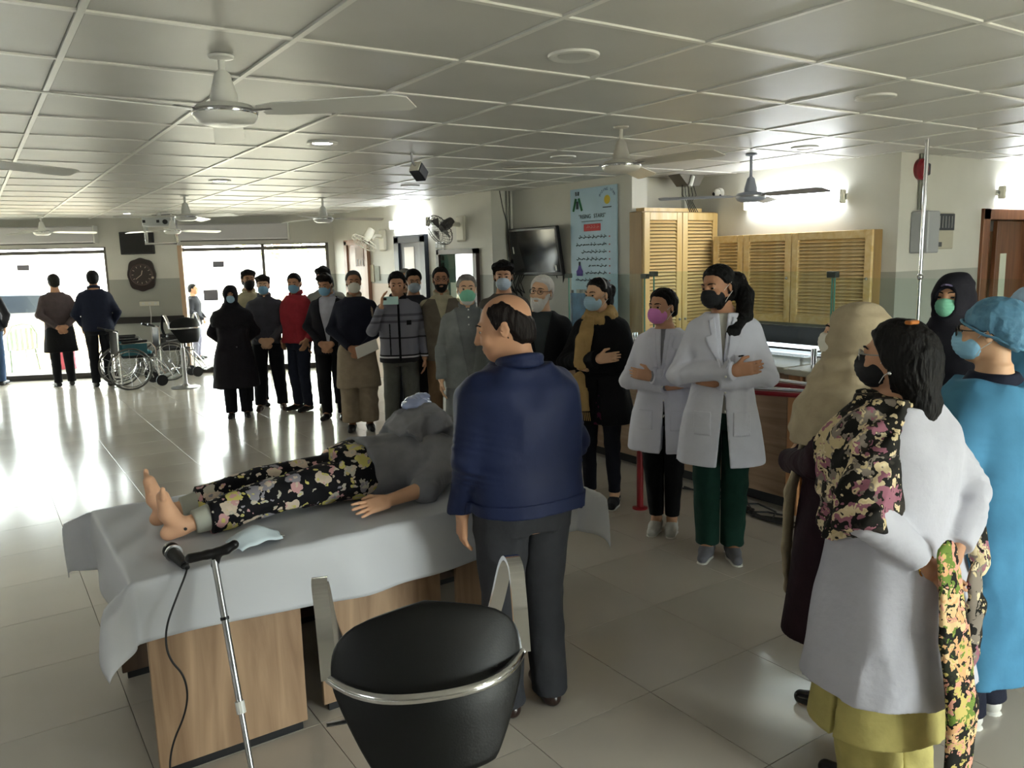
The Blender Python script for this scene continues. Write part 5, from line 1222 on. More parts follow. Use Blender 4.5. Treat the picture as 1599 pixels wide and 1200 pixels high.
# ------------------------------------------------------------------ the standing people, far to near
C_BLACK = cloth('black', '121216'); C_NAVY = cloth('navy', '191e30'); C_DARK = cloth('charcoal', '23232a'); C_DKTR = cloth('dark_trousers', '16171d')
S_BLACK = mat('shoe_black', '0e0e10', rough=.35); S_BROWN = mat('shoe_brown', '4a3528', rough=.4); S_DKBR = mat('shoe_dark_brown', '2a1a16', rough=.3); S_WHITE = mat('shoe_white', 'c9c6c0', rough=.5); S_GREY = mat('shoe_grey', '66666c', rough=.8, bump=.3, bscale=120)
SOLE_W = mat('sole_white', 'd5d3cc', rough=.6)

p = Person('person in dark jacket and jeans cut off by picture edge', (.2, 14.95), 20, 1.74, res=FAR, arms=('behind', 'pocket'))
p.trousers(cloth('jeans', '3b5273')); p.top('jacket', C_DARK, .03, .86); p.shoes(S_BLACK); p.hair('short')

p = Person('person seen from behind in brown grey jacket and black tunic at window', (1.08, 14.08), -8, 1.72, res=FAR, arms=('behind', 'behind'))
p.trousers(C_DKTR); p.top('tunic', C_BLACK, .025, .55, .05, sleeveless=True, sides=.8, n=2.8); p.top('jacket', cloth('brown_grey', '54494a'), .035, .84, .0); p.shoes(S_BLACK); p.hair('short', M_HAIRB)

p = Person('person seen from behind in navy jacket between window and clock', (1.56, 13.6), 5, 1.76, res=FAR, arms=('pocket', 'pocket'), build=1.05)
p.trousers(C_DKTR); p.top('jacket', C_NAVY, .045, .85, fold=.006); p.collar(C_NAVY, r=.08); p.shoes(S_BLACK); p.hair('short')

p = Person('person in dark clothes outside the glass behind woman in black', (3.55, 16.2), 120, 1.45, res=FAR, arms=('clasp', 'clasp'), group='people outside the window')
p.trousers(cloth('dusty', '6c6a78')); p.top('jacket', C_DARK, .03, .8); p.shoes(S_BLACK); p.hair('short')

p = Person('person in long black coat and black headscarf with blue mask', (2.51, 9.59), 196, 1.56, 'b', FAR, pitch=4, arms=('behind', 'behind'), female=True, build=1.12)
p.trousers(C_DKTR, (.1, .085, .075)); p.top('coat', cloth('long_black', '1c191f', var=.2), .045, .42, .055, fold=.006, sleeve=(.072, .065, .055)); hijab(p, cloth('scarf_black', '151318'), low=1.22, grow=.02); p.mask(MASKS['lightblue'], loops=False); p.shoes(S_BLACK, SOLE_W)
MB().sph((.03, -.2, .86), .008, 6).build('coat_button', M_STEEL, p.root)

p = Person('person in cream long shirt and dark mask partly behind grey sweater', (2.9, 10.2), 190, 1.72, 'b', FAR, head_az=185, arms=('down', 'fold'))
p.trousers(C_DKTR); p.top('shirt', cloth('cream', 'bdb596'), .028, .7, .02); p.collar(cloth('cream', '')); p.hair('mop'); p.beard(M_HAIR); p.shoes(S_BLACK); p.mask(MASKS['black'], loops=False)

p = Person('person in grey sweater and black trousers with blue mask, hands clasped', (2.97, 9.82), 200, 1.66, 'c', FAR, pitch=6, arms=('clasp', 'clasp'), stance=.14)
p.trousers(C_DKTR, (.105, .085, .07)); p.top('sweater', cloth('grey_knit', '4a4a52'), .03, .88, fold=.006); p.collar(cloth('grey_knit', ''), rt=.016); p.hair('mop', M_HAIRB); p.mask(MASKS['blue']); p.shoes(S_BROWN)

p = Person('person in red jacket turned sideways beside grey sweater', (3.25, 9.52), 248, 1.68, 'b', FAR, head_az=215, pitch=10, arms=('pocket', 'pocket'))
p.trousers(cloth('slate_trousers', '262b3a')); p.top('jacket', cloth('red', 'a3323c'), .045, .88, fold=.007); p.collar(cloth('red', ''), rt=.018); p.hair('short'); p.mask(MASKS['blue']); p.shoes(S_BLACK)

p = Person('person in pale grey and blue jumper with blue mask next to red jacket', (3.57, 9.34), 205, 1.75, 'b', FAR, head_az=215, pitch=14, arms=('behind', 'down'))
m_, nt_, b_ = nodes('jumper_fade')
g_ = nt_.nodes.new('ShaderNodeTexCoord'); sx_ = nt_.nodes.new('ShaderNodeSeparateXYZ'); nt_.links.new(g_.outputs['Object'], sx_.inputs[0])
r_ = nt_.nodes.new('ShaderNodeValToRGB'); e_ = r_.color_ramp.elements; e_[0].position = .0; e_[0].color = (*lin('20283c'), 1); e_[1].position = 1; e_[1].color = (*lin('9a9a94'), 1)
mr_ = nt_.nodes.new('ShaderNodeMapRange'); mr_.inputs[1].default_value = 1.08; mr_.inputs[2].default_value = 1.3; nt_.links.new(sx_.outputs['Z'], mr_.inputs[0]); nt_.links.new(mr_.outputs[0], r_.inputs[0]); nt_.links.new(r_.outputs[0], b_.inputs['Base Color']); b_.inputs['Roughness'].default_value = .9
p.trousers(C_DKTR); p.top('jumper', m_, .03, .87); p.collar(cloth('collar_dark', '2a2c33')); p.hair('mop'); p.mask(MASKS['blue']); p.shoes(mat('shoe_light', 'b3aca0', rough=.6))

p = Person('person in open black blazer and pale shirt looking down, blue mask', (3.36, 8.72), 215, 1.68, 'b', FAR, head_az=225, pitch=18, arms=('clasp', 'clasp'))
p.trousers(cloth('black', '')); p.top('shirt', cloth('pale_shirt', 'b9bac6'), .016, .9, sleeveless=True); p.top('blazer', cloth('blazer', '1d1c22'), .034, .78, vneck=(.86, .17), fold=.005); p.collar(cloth('pale_shirt', ''), r=.066, rt=.01); p.hair('mop', M_HAIRB); p.mask(MASKS['blue']); p.shoes(S_BLACK)

p = Person('person in navy sweater over beige tunic and trousers, pale mask, holding papers', (3.35, 7.95), 203, 1.70, 'a', FAR, head_az=200, arms=('clasp', 'clasp'))
cb = cloth('beige_cotton', '9c8d78'); p.trousers(cb, (.115, .11, .105), hem=.1, fold=.007); p.top('tunic', cb, .03, .5, .045, sleeveless=True, sides=.75, n=2.8, fold=.006); p.top('sweater', cloth('navy_knit', '1c1e2b'), .036, .9, fold=.005); p.collar(cb, rt=.011)
p.hair('crop', mat('hair_pepper', '3a3734', rough=.7, bump=.5, bscale=40)); p.mask(MASKS['white']); p.shoes(S_BLACK, L=.28)
pap = MB(); pap.prism([(-.0, -.07), (.22, .02), (.2, .13), (-.02, .05)], Vector((.0, -.27, .9))*p.s, (1, 0, 0), (0, .2, 1), .004)
o = pap.build('paper_sheets', M_PAPER); o.location = p.root.location; o.rotation_euler = p.root.rotation_euler; tag(o, 'white papers held by person in navy sweater', 'papers')

# person photographing with a phone
m_, nt_, b_ = nodes('grey_striped_jacket')
g_ = nt_.nodes.new('ShaderNodeTexCoord'); sx_ = nt_.nodes.new('ShaderNodeSeparateXYZ'); nt_.links.new(g_.outputs['Object'], sx_.inputs[0])
r_ = nt_.nodes.new('ShaderNodeValToRGB'); r_.color_ramp.interpolation = 'CONSTANT'; e_ = r_.color_ramp.elements
st = [(0, '0f0f14'), (.855, 'c8c8cc'), (.87, '0f0f14'), (.89, '7b7b86'), (1.04, '2b2b33'), (1.055, '7b7b86'), (1.2, '55555f'), (1.225, '7b7b86'), (1.26, '55555f'), (1.285, '7b7b86')]
while len(e_) < len(st): e_.new(.5)
for k_, (z_, c_) in enumerate(st): e_[k_].position = z_/2; e_[k_].color = (*lin(c_), 1)
dv_ = nt_.nodes.new('ShaderNodeMath'); dv_.operation = 'MULTIPLY'; dv_.inputs[1].default_value = .5; nt_.links.new(sx_.outputs['Z'], dv_.inputs[0]); nt_.links.new(dv_.outputs[0], r_.inputs[0]); nt_.links.new(r_.outputs[0], b_.inputs['Base Color']); b_.inputs['Roughness'].default_value = .85
M_GJ = m_
p = Person('person in grey zipped jacket with black hem holding up a phone', (3.47, 7.16), 206, 1.69, 'b', MID, head_az=208, pitch=10, arms=('down', 'phone'), stance=.12)
p.trousers(cloth('olive_grey', '5c5d57'), (.1, .078, .066)); p.top('jacket', M_GJ, .04, .84, fold=.005, res=.008); Fj = p.last
p.patch('zip', C_BLACK, [(-.012, .86), (.012, .86), (.012, 1.44), (-.012, 1.44)]); p.patch('zip_pocket', C_BLACK, [(-.1, .92), (-.085, .92), (-.085, 1.24), (-.1, 1.24)]); p.patch('badge', C_BLACK, [(.075, 1.22), (.125, 1.22), (.125, 1.27), (.075, 1.27)])
p.collar(C_BLACK, rt=.016); p.hair('short', vol=.016); p.shoes(S_BLACK, SOLE_W)
ph = empty('mobile_phone', p.root.location, p.root.rotation_euler[2], 'pale phone held up by person in grey jacket', 'phone'); pz = Vector((-.075, -.262, 1.475))*p.s
MB().box(pz, (.078, .005, .038), bev=.004).build('back_cover', mat('phone_pale', 'bfe3df', rough=.15, coat=.5), ph); MB().box(pz+Vector((0, .006, 0)), (.074, .001, .034)).build('display', mat('phone_dark', '101418', rough=.1), ph)
MB().box(pz+Vector((-.05, -.006, .016)), (.018, .002, .012), bev=.001).build('camera_bump', M_BLACK, ph)

p = Person('person with grey hair mostly hidden behind one holding phone', (4.15, 8.35), 205, 1.7, 'b', FAR); p.trousers(C_DKTR); p.top('shirt', cloth('khaki_shirt', '6a6652'), .025, .86); p.hair('short', M_GREYH); p.shoes(S_BLACK)
p = Person('person with black hair and pale blue mask in dark clothes beside phone holder', (3.88, 7.62), 200, 1.7, 'b', FAR, pitch=8, arms=('behind', 'behind')); p.trousers(C_BLACK); p.top('jacket', cloth('dark_grey', '34353b'), .03, .84); p.hair('short', vol=.018); p.mask(MASKS['palegrey']); p.shoes(S_BLACK)
p = Person('bearded person in glasses and beige waistcoat over cream shirt', (3.88, 7.02), 208, 1.72, 'a', MID, arms=('down', 'behind'))
p.trousers(cloth('tan_trousers', '7a6248')); p.top('shirt', cloth('cream_shirt', 'b8b196'), .02, .84, sleeve=(.06, .05, .042)); p.top('waistcoat', cloth('beige_vest', '6f6659', bump=.6), .036, .82, vneck=(1.2, .28), sleeveless=True, topz=1.44); p.patch('pocket', cloth('vest_dark', '3f3a34'), [(.06, 1.14), (.15, 1.14), (.15, 1.2), (.06, 1.2)]); p.collar(cloth('cream_shirt', ''), rt=.012); p.hair('short'); p.beard(M_HAIR); p.glasses(); p.shoes(S_BLACK)

p = Person('older person in grey blazer and grey tunic with green mask', (3.33, 5.6), 208, 1.67, 'c', MID, arms=('down', 'down'))
gk = cloth('grey_tunic', '6a6d6c'); p.trousers(gk, (.11, .1, .09)); p.top('tunic', gk, .024, .5, .03, sleeveless=True); p.top('blazer', cloth('grey_blazer', '767a78'), .036, .74, .01, vneck=(.78, .15), fold=.005, res=.008); p.collar(gk, r=.066, rt=.011)
for t in range(4): MB().sph((0, -.145+.004*t, 1.4-.06*t), .007, 6).build('tunic_button', M_WHITE, p.root)
p.hair('short', M_GREYH); p.beard(M_WHITEH); p.mask(MASKS['green']); p.shoes(S_BLACK)
p = Person('tall young person with black hair and pale mask behind bald person', (3.95, 6.0), 215, 1.76, 'b', MID, pitch=6); p.trousers(C_DKTR); p.top('sweater', cloth('brown_knit', '4e4a45'), .028, .86); p.hair('mop', vol=.018); p.mask(MASKS['palegrey']); p.shoes(S_BLACK)
p = Person('older person with white hair, white beard and glasses in black jacket', (3.5, 4.82), 222, 1.66, 'c', MID, head_az=238, roll=6, arms=('clasp', 'clasp'), build=1.05)
p.trousers(C_DKTR); p.top('shirt', cloth('grey_green_shirt', '33383a'), .018, .86, sleeveless=True); p.top('jacket', C_BLACK, .036, .8, vneck=(1.02, .2)); p.hair('short', M_WHITEH, vol=.014); p.brow = M_GREYH; p.beard(M_WHITEH, .012); p.moustache(M_WHITEH); p.glasses(); p.shoes(S_BLACK)

# ------------------------------------------------------------------ three women by the counter
p = Person('person in black coat with long tan scarf and pale blue mask, arms folded', (3.68, 4.36), 238, 1.64, 'c', NEAR, head_az=262, pitch=4, arms=('cross_lo', 'cross_hi'), female=True, stance=.1)
p.trousers(cloth('dark_jeans', '15161f'), (.088, .062, .048), hem=.1); p.top('tunic', floral('tunic_print', '14121a', ['57203c', 'b09a3a', '1c1a26', '16141c'], 12, .4, 6.), .03, .66, .03, sleeveless=True); p.top('coat', cloth('wool_black', '0b0b0e', bump=.6), .05, .66, .05, fold=.006, sleeve=(.072, .068, .06), res=.008, slit=(1.0, .1, .03))
F = p.scarfring('scarf', None, 1.455, .088, .036); k = p.s
F.chain([Vector((-.05, -.12, 1.44))*k, Vector((-.06, -.2, 1.3))*k, Vector((-.08, -.225, 1.14))*k], [.05*k, .06*k, .055*k], .02, flat=((0, 1, 0), .45))
F.chain([Vector((-.09, -.23, 1.02))*k, Vector((-.09, -.222, .9))*k, Vector((-.09, -.215, .77))*k], [.05*k, .062*k, .07*k], .02, flat=((0, 1, 0), .4)); F.cut(waves(3, .006, .04, 7, (1.5, 1, .3)))
F.cut(lambda D, X, Y, Z: np.maximum(D, .775*1.64/1.75-Z))
sc_ = F.obj('scarf', cloth('tan_wool', 'a98b5a', bump=.6), p.root, .006)
for i in range(11): MB().tube([Vector((-.155+.0135*i, -.215, .765))*k, Vector((-.158+.0145*i, -.212, .7))*k], .0035, 5).build('fringe', cloth('tan_wool', ''), sc_)
p.hair('pony'); p.mask(MASKS['lightblue']); p.shoes(mat('sneaker_navy', '14161d', rough=.7), SOLE_W, chunky=.002)
for i, sg in enumerate((1, -1)):
    d_ = Matrix.Rotation(sg*p.fo, 3, 'Z') @ Vector((0, -1, 0)); sd_ = Vector((sg, 0, 0)); g_ = Vector((p.ank[i].x, p.ank[i].y, 0))
    MB().tube([g_+d_*u*k+sd_*(.0395+.002*(u > .03))*k+Vector((0, 0, z*k)) for u, z in ((.075, .05), (.055, .034), (.03, .036), (-.02, .06))], [.002, .006, .005, .0015], 6).build('shoe_mark', SOLE_W, p.root, True)
MB().tube([p.hp((.0885*math.cos(a), .005+.02*math.sin(a), .04+.088*math.sin(a))) for a in np.linspace(.1, 3.04, 16)], .006, 6).build('hair_band', mat('band_silver', 'b3b0b2', rough=.4), p.root, True)

WC = cloth('lab_white', 'd0d0dc', var=.03, bump=.2, bscale=18)
def labcoat(p, hem, slit, vz, fold=.005, sleeve=(.066, .06, .052), flare=.05, res=.007):
    p.top('lab_coat', WC, .04, hem, flare, fold=fold, sleeve=sleeve, vneck=(vz, .3), slit=slit, res=res); F = p.last; G = Field(.03); G.p = F.p; G.post = [c for c in F.post[:1]]
    for sx in (1, -1):
        p.patch('lapel', WC, [(sx*.012, vz-.02), (sx*.085, 1.3), (sx*.1, 1.35), (sx*.07, 1.36), (sx*.085, 1.44), (sx*.05, 1.46)], th=.01, F=F)
        p.patch('pocket', WC, [(sx*.06, .78), (sx*.16, .78), (sx*.16, .92), (sx*.06, .92)], th=.005, F=F)
    p.patch('chest_pocket', WC, [(.06, 1.16), (.13, 1.16), (.13, 1.25), (.06, 1.25)], th=.005, F=F)
    p.patch('pen', C_BLACK, [(.08, 1.235), (.115, 1.24), (.115, 1.25), (.08, 1.245)], th=.009, F=F)
    for z in (vz-.06, vz-.17, vz-.28): 
        p.patch('button', M_PAPER, [(.014+.007*math.cos(a), z+.007*math.sin(a)) for a in np.linspace(0, 6.28, 9)[:-1]], th=.008, F=F, res=.004)
p = Person('person with short black hair and pink mask in white lab coat, arms folded', (3.62, 3.66), 232, 1.58, 'b', NEAR, head_az=262, pitch=3, arms=('cross_hi', 'cross_lo'), female=True, stance=.055, build=1.04, feet_out=4)
p.trousers(cloth('black_leggings', '0a0a0d'), (.1, .072, .05), hem=.11); p.top('jumper', cloth('grey_jumper', '8c8c92'), .016, .9, sleeve=(.05, .044, .036), cuff=1.03); labcoat(p, .62, (.98, .05, .015), 1.16); p.hair('bun', vol=.016); p.mask(MASKS['pink'], point=.018); p.shoes(S_WHITE, SOLE_W, chunky=.004)
p = Person('tallest person in white lab coat with black mask and long ponytail', (3.56, 3.13), 228, 1.73, 'a', NEAR, head_az=266, pitch=8, roll=-4, arms=('cross_lo', 'cross_hi'), female=True, stance=.07, feet_out=10)
p.trousers(cloth('bottle_green', '14352b', var=.15), (.1, .08, .072), hem=.07, fold=.005); p.top('shirt', cloth('offwhite', 'b5b2a8'), .012, .9, sleeveless=True); labcoat(p, .60, (1.02, .085, .01), 1.2, flare=.055); p.hair('pony_side'); p.mask(MASKS['black']); p.shoes(S_GREY, SOLE_W)

# ------------------------------------------------------------------ person in dark hood and the one in a cap at the edge
p = Person('person in dark hooded scarf with purple edge and green mask', (4.1, 2.12), 262, 1.66, 'b', MID, head_az=262, arms=('clasp', 'clasp'), female=True, build=1.1)
p.trousers(C_DKTR); p.top('coat', cloth('hood_black', '131217'), .045, .5, .04, sleeve=(.07, .064, .055)); hijab(p, cloth('hood_scarf', '1b1a22'), low=1.1, grow=.024, trim=mat('purple_trim', '5f5578', rough=.7), open_=(.056, .055, .08)); p.mask(MASKS['green'], loops=False); p.shoes(S_BLACK)
p = Person('person in pale blue cap and clear face shield at picture edge', (3.66, 1.56), -15, 1.62, 'c', MID, arms=('clasp', 'clasp'), female=True)
GB = cloth('gown_blue', '4780a4', var=.08, bump=.25, bscale=14)
p.trousers(C_DKTR); p.top('gown', GB, .045, .35, .05, sleeve=(.07, .066, .058)); cap(p, cloth('cap_pale', '9db9d6')); p.mask(MASKS['blue']); p.shoes(S_BLACK, SOLE_W)
fs_ = MB(); vs = []; 
for j, z in enumerate((.07, -.13)):
    for a in np.linspace(-1.15, 1.15, 13): vs.append(p.hp((.115*math.sin(a), .0-.15*math.cos(a)+.02*j, z)))
fs_.add(vs, [(i, i+1, i+14, i+13) for i in range(12)]); fs_.build('face_shield', M_GLASS, p.root, True)

# ------------------------------------------------------------------ woman in maroon with beige headscarf
p = Person('person in maroon coat with beige headscarf, turned away, arms folded', (2.72, 1.76), -12, 1.60, 'c', NEAR, head_az=-28, arms=('fold', 'cross_lo'), female=True, build=1.08, stance=.09)
p.trousers(cloth('brown_shalwar', '6b4d2c', var=.2), (.11, .1, .09), hem=.08); p.top('coat', cloth('maroon', '26141b', var=.18, bump=.5), .045, .36, .05, fold=.006, sleeve=(.07, .066, .05), res=.008); hijab(p, cloth('beige_scarf', 'a89a80', bump=.5), low=1.2, grow=.018, back=.02, spread=1.08, wrap=True); p.mask(MASKS['white'], loops=False); p.shoes(mat('flat_black', '140f10', rough=.2), low=1, L=.25)
k = p.s; F = Field(.02); F.chain([Vector((.13, -.13, 1.2))*k, Vector((.14, -.19, .95))*k, Vector((.1, -.215, .7))*k, Vector((.07, -.22, .5))*k], [.04*k, .045*k, .04*k, .03*k], .02, flat=((0, 1, 0), .35)); F.cut(waves(6, .005, .05)); F.obj('scarf_tail', cloth('beige_scarf', ''), p.root, .007)

# ------------------------------------------------------------------ woman in white coat with floral shawl
p = Person('person in white coat with floral shawl and black mask, hands behind back', (2.37, 1.38), 6, 1.575, 'b', NEAR, head_az=-16, arms=('behind', 'behind'), female=True, build=1.16, stance=.085)
yl = cloth('yellow_cotton', 'b0a566', var=.1); p.trousers(yl, (.12, .115, .11), hem=.035, fold=.006); p.top('tunic', yl, .008, .3, .05, sleeveless=True, sides=.6, fold=.004); p.top('white_coat', cloth('coat_white', 'b7b7c1', var=.03), .05, .47, .06, fold=.007, sleeve=(.076, .07, .06), cuff=.85, res=.007); FC = p.last
# shawl over shoulders: shell on the coat
k = p.s; D, lo, r_ = FC.raster(.007); n = D.shape
X = (lo[0]+np.arange(n[0])*r_)[:, None, None]; Y = (lo[1]+np.arange(n[1])*r_)[None, :, None]; Z = (lo[2]+np.arange(n[2])*r_)[None, None, :]
edge = np.where(X > 0, 1.03*k+.1*np.clip((Y+.04)/.2, 0, 1)*k+.03*np.sin(X*20)+.0*Z, (1.2+.25*np.clip((Y+.02)/.12, 0, 1))*k)
wav = .006*np.sin(X*60+Y*45+Z*20)+.005*np.sin(Y*80-Z*50)
R = np.maximum(np.maximum(D-.022+wav, -(D+.004)), edge-Z)
R = np.maximum(R, np.where(X > -.02*k, Y-.12*k-.25*np.maximum(X-.02, 0)+.1*(Z-1.2*k), Y+.0*k)+0*Z); R[0] = R[-1] = .01; R[:, 0] = R[:, -1] = .01; R[:, :, 0] = R[:, :, -1] = .01
nets(R.astype(np.float32), lo, r_, 'floral_shawl', M_FLORAL, p.root)
F = Field(.02); F.chain([Vector((-.24, .08, 1.2))*k, Vector((-.26, .13, 1.05))*k, Vector((-.22, .2, .9))*k], [.05*k, .055*k, .045*k], .03, flat=((0, 1, 0), .5)); F.cut(waves(9, .006, .05)); F.obj('shawl_fold', M_FLORAL, p.root, .007)
F = Field(.02); F.chain([Vector((.05, .25, 1.0))*k, Vector((.06, .3, .75))*k, Vector((.05, .335, .5))*k, Vector((.04, .33, .16))*k], [.05*k, .07*k, .075*k, .065*k], .02, flat=((0, 1, 0), .3)); F.cut(waves(12, .006, .05, 7, (1.4, 1, .3))); F.cut(lambda D, X, Y, Z: np.maximum(D, .16*k-Z)); F.obj('shawl_tail', M_FLORALO, p.root, .007)
F = Field(.02); F.chain([Vector((-.1, .25, .92))*k, Vector((-.11, .26, .78))*k, Vector((-.12, .25, .6))*k], [.03*k, .045*k, .04*k], .02, flat=((0, 1, 0), .4)); F.cut(waves(13, .005, .05)); F.obj('shawl_tail', M_FLORAL, p.root, .007)
p.hair('long', vol=.016); p.mask(MASKS['black'], point=.004); p.glasses(M_STEEL); p.shoes(S_BLACK, low=1)
MB().box(p.hp((.045, .06, .125)), (.02, .012, .006), bev=.003).build('hair_clip', mat('amber', 'b06a2a', rough=.3), p.root); MB().sph(p.hp((.09, .01, -.045)), .007, 8).build('earring', M_CHROME, p.root, True)
for i in (0, 1): MB().tube([p.wr[i]+Vector((.034*math.cos(a), .0, .034*math.sin(a))) for a in np.linspace(0, 6.28, 20)[:-1]], .003, 6, True).build('bangle', mat('gold', 'd0a040', rough=.2, metal=1.), p.root, True)

# ------------------------------------------------------------------ woman in blue gown
p = Person('person in blue surgical gown, blue cap and mask with dark glasses', (3.05, 1.43), -2, 1.60, 'c', NEAR, head_az=-18, arms=('clasp', 'clasp'), female=True, build=1.12, stance=.09)
p.trousers(cloth('navy_trousers', '191b2a'), (.1, .085, .08), hem=.06); p.top('undershirt', C_NAVY, .02, .9, sleeveless=True, topz=1.475); p.top('gown', GB, .06, .27, .05, fold=.009, sleeve=(.082, .08, .066), res=.008, topz=1.44, boxy=.7); cap(p, mat('cap_mesh', '4f7f9c', rough=.7, bump=.3, bscale=90, var=.15, vscale=30)); p.mask(MASKS['blue']); p.glasses(M_DARKAL, sun=True); p.shoes(S_WHITE, SOLE_W)

# ------------------------------------------------------------------ bald man in navy jacket
p = Person('bald person in navy blue jacket and grey trousers standing at table, back turned', (1.7, 2.5), 8, 1.665, 'b', .0055, head_az=-48, pitch=14, arms=('down', 'fold'), build=1.16, stance=.1, head=1.06)
p.brow = M_HAIR
p.trousers(cloth('suit_grey', '35363a', var=.08), (.108, .085, .075), hem=.055, fold=.005); NJ = cloth('navy_jacket', '1b2547', var=.06, rough=.6, bump=.15)
p.top('jacket', NJ, .05, .885, .0, fold=.009, sleeve=(.078, .07, .056), boxy=.8, res=.0075); p.patch('hem_band', NJ, [(-.25, .887), (.25, .887), (.25, .945), (-.25, .945)], side=1, th=.005); p.collar(NJ, r=.082, rt=.017, h=.045, z=1.44)
p.hair('bald', M_HAIRB, vol=.005); p.shoes(S_DKBR, L=.28)
# ------------------------------------------------------------------ desks, sheet, manikin and small things
TZ = .755
for k, (x0, x1, y0, lab) in enumerate(((.38, .92, 2.87, 'wooden desk under white sheet at manikin feet'), (1.01, 1.56, 2.93, 'wooden desk under middle of white sheet behind bar stool'), (1.64, 2.2, 2.93, 'wooden desk under white sheet at manikin head'))):
    d = empty('desk', (x0, y0, 0), 0, lab, 'desk', 'desks pushed together under the sheet'); w = x1-x0; dp = .86
    MB().bx(0, w, 0, .022, .03, TZ-.025, bev=.002).build('side_panel', M_LAM, d); MB().bx(0, w, dp-.022, dp, .03, TZ-.025, bev=.002).build('side_panel', wood('desk_dark', '4a3a30', '64503f', 'Z', 2), d)
    MB().bx(0, w, -.004, dp+.004, TZ-.025, TZ-.004, bev=.003).build('desk_top', M_LAM, d)
    MB().bx(w*.5-.01, w*.5+.01, .022, dp-.022, .2, TZ-.025).build('modesty_panel', MATS['desk_dark'], d)
    for y in (0, dp-.022): MB().bx(.02, w-.02, y+.002, y+.02, 0, .03).build('foot_strip', M_BLKSAT, d)
# sheet
SX0, SX1, SY0, SY1 = .34, 2.24, 2.83, 3.82
def sheet_pt(x, y):
    cx, cy = min(max(x, SX0), SX1), min(max(y, SY0), SY1); dx, dy = x-cx, y-cy; d = math.hypot(dx, dy); z = TZ
    if d > 1e-6:
        ux, uy = dx/d, dy/d; cor = abs(ux*uy)*2
        out = (.012+.13*cor)*(1-math.exp(-d/.05)); out = min(out, d*.9)
        rip = .012*math.sin(9*(x+y)+2*math.sin(5*x))*min(1, d/.15)
        z = TZ-max(0, math.sqrt(max(0, d*d-out*out)))*1.0; cx += ux*(out+rip); cy += uy*(out+rip)
    else: z += .002*math.sin(14*x+3*y)*math.sin(11*y)+.0015*math.sin(31*x-20*y)
    return (cx, cy, z)
b = MB(); nx, ny = 150, 96; hx0, hx1, hy0, hy1 = .24, .2, .235, .22
xs = np.linspace(SX0-hx0, SX1+hx1, nx+1); ys = np.linspace(SY0-hy0, SY1+hy1, ny+1)
vs = [sheet_pt(x+.03*math.sin(3*y), y+.02*math.sin(4*x)) for y in ys for x in xs]
b.add(vs, [(j*(nx+1)+i, j*(nx+1)+i+1, (j+1)*(nx+1)+i+1, (j+1)*(nx+1)+i) for j in range(ny) for i in range(nx)])
sh = b.build('table_sheet', mat('sheet_white', 'c2c4ca', rough=.55, bump=.12, bscale=14, spec=.3)); sh.data.polygons.foreach_set('use_smooth', [True]*len(sh.data.polygons))
md = sh.modifiers.new('solid', 'SOLIDIFY'); md.thickness = .002; md.offset = 1
tag(sh, 'white plastic sheet draped over desks under the manikin', 'sheet')

# manikin lying on the table: modelled standing, then laid down
LY = 3.30
mk = Person('training manikin in printed trousers and grey shirt lying on table', (0, 0), 180, 1.62, 'man', .006, arms=(((.29, .085, 1.15), (.335, .095, .93), (.1, .06, -1), (-.6, .8, 0)), ((.25, .09, 1.13), (.27, .118, .9), (0, 0, -1), (0, 1, 0))), stance=.12, drop=.065, curl=.1, bare_feet=True, feet_out=10, group=None, cat='manikin', name='manikin')
k = mk.s
mk.trousers(M_TOYS, (.1, .08, .072), hem=.2, fold=.006, waist=.99)
for i in (0, 1):
    F = Field(.01); a = mk.ank[i].lerp(mk.knee[i], .13); c = mk.ank[i].lerp(mk.knee[i], .36); F.cone(a, c, .05*k, .06*k); ax_ = A3((c-a).normalized()); aa, cc = A3(a), A3(c)
    F.cut(lambda D, X, Y, Z, aa=aa, cc=cc, ax_=ax_: np.maximum(D, np.maximum(-((X-aa[0])*ax_[0]+(Y-aa[1])*ax_[1]+(Z-aa[2])*ax_[2]), (X-cc[0])*ax_[0]+(Y-cc[1])*ax_[1]+(Z-cc[2])*ax_[2]))); F.obj('leg_cuff', mat('cuff_grey', 'a9ab9f', rough=.7), mk.root, .006)
    MB().cyl(mk.ank[i]+Vector((.041 if i == 0 else -.041, 0, .01))*k, mk.ank[i]+Vector((.047 if i == 0 else -.047, 0, .01))*k, .006, 10).build('ankle_bolt', M_BLACK, mk.root)
mk.top('shirt', cloth('heather_grey', '86868b', var=.1), .032, .93, .02, fold=.008, sleeve=(.075, .07, .06), cuff=.0); mk.hair('short', M_HAIRB)
F = Field(.02); F.loft([(1.1*k, 0, -.12*k, .14*k, .05*k), (1.22*k, 0, -.16*k, .15*k, .07*k), (1.34*k, 0, -.17*k, .15*k, .085*k), (1.42*k, 0, -.13*k, .12*k, .06*k)], .02); F.cut(waves(21, .014*k, .07*k, 8)); F.obj('rucked_shirt', cloth('heather_grey', ''), mk.root, .008)
mk.root.matrix_world = Matrix.Translation((.50, LY, TZ+.138)) @ Matrix(((0, 0, 1, 0), (-1, 0, 0, 0), (0, -1, 0, 0), (0, 0, 0, 1)))
pk = empty('plastic_packet', (1.70, 3.36, TZ+.375), .4, 'crumpled lilac plastic packet on manikin chest', 'packet')
F = Field(.02); F.ell((0, 0, 0), (.085, .06, .03)); F.ell((.05, .02, .01), (.06, .05, .025)); F.cut(waves(31, .007, .04, 8)); F.obj('wrap', mat('lilac_plastic', '9aa6cc', rough=.15, coat=.6), pk, .006)

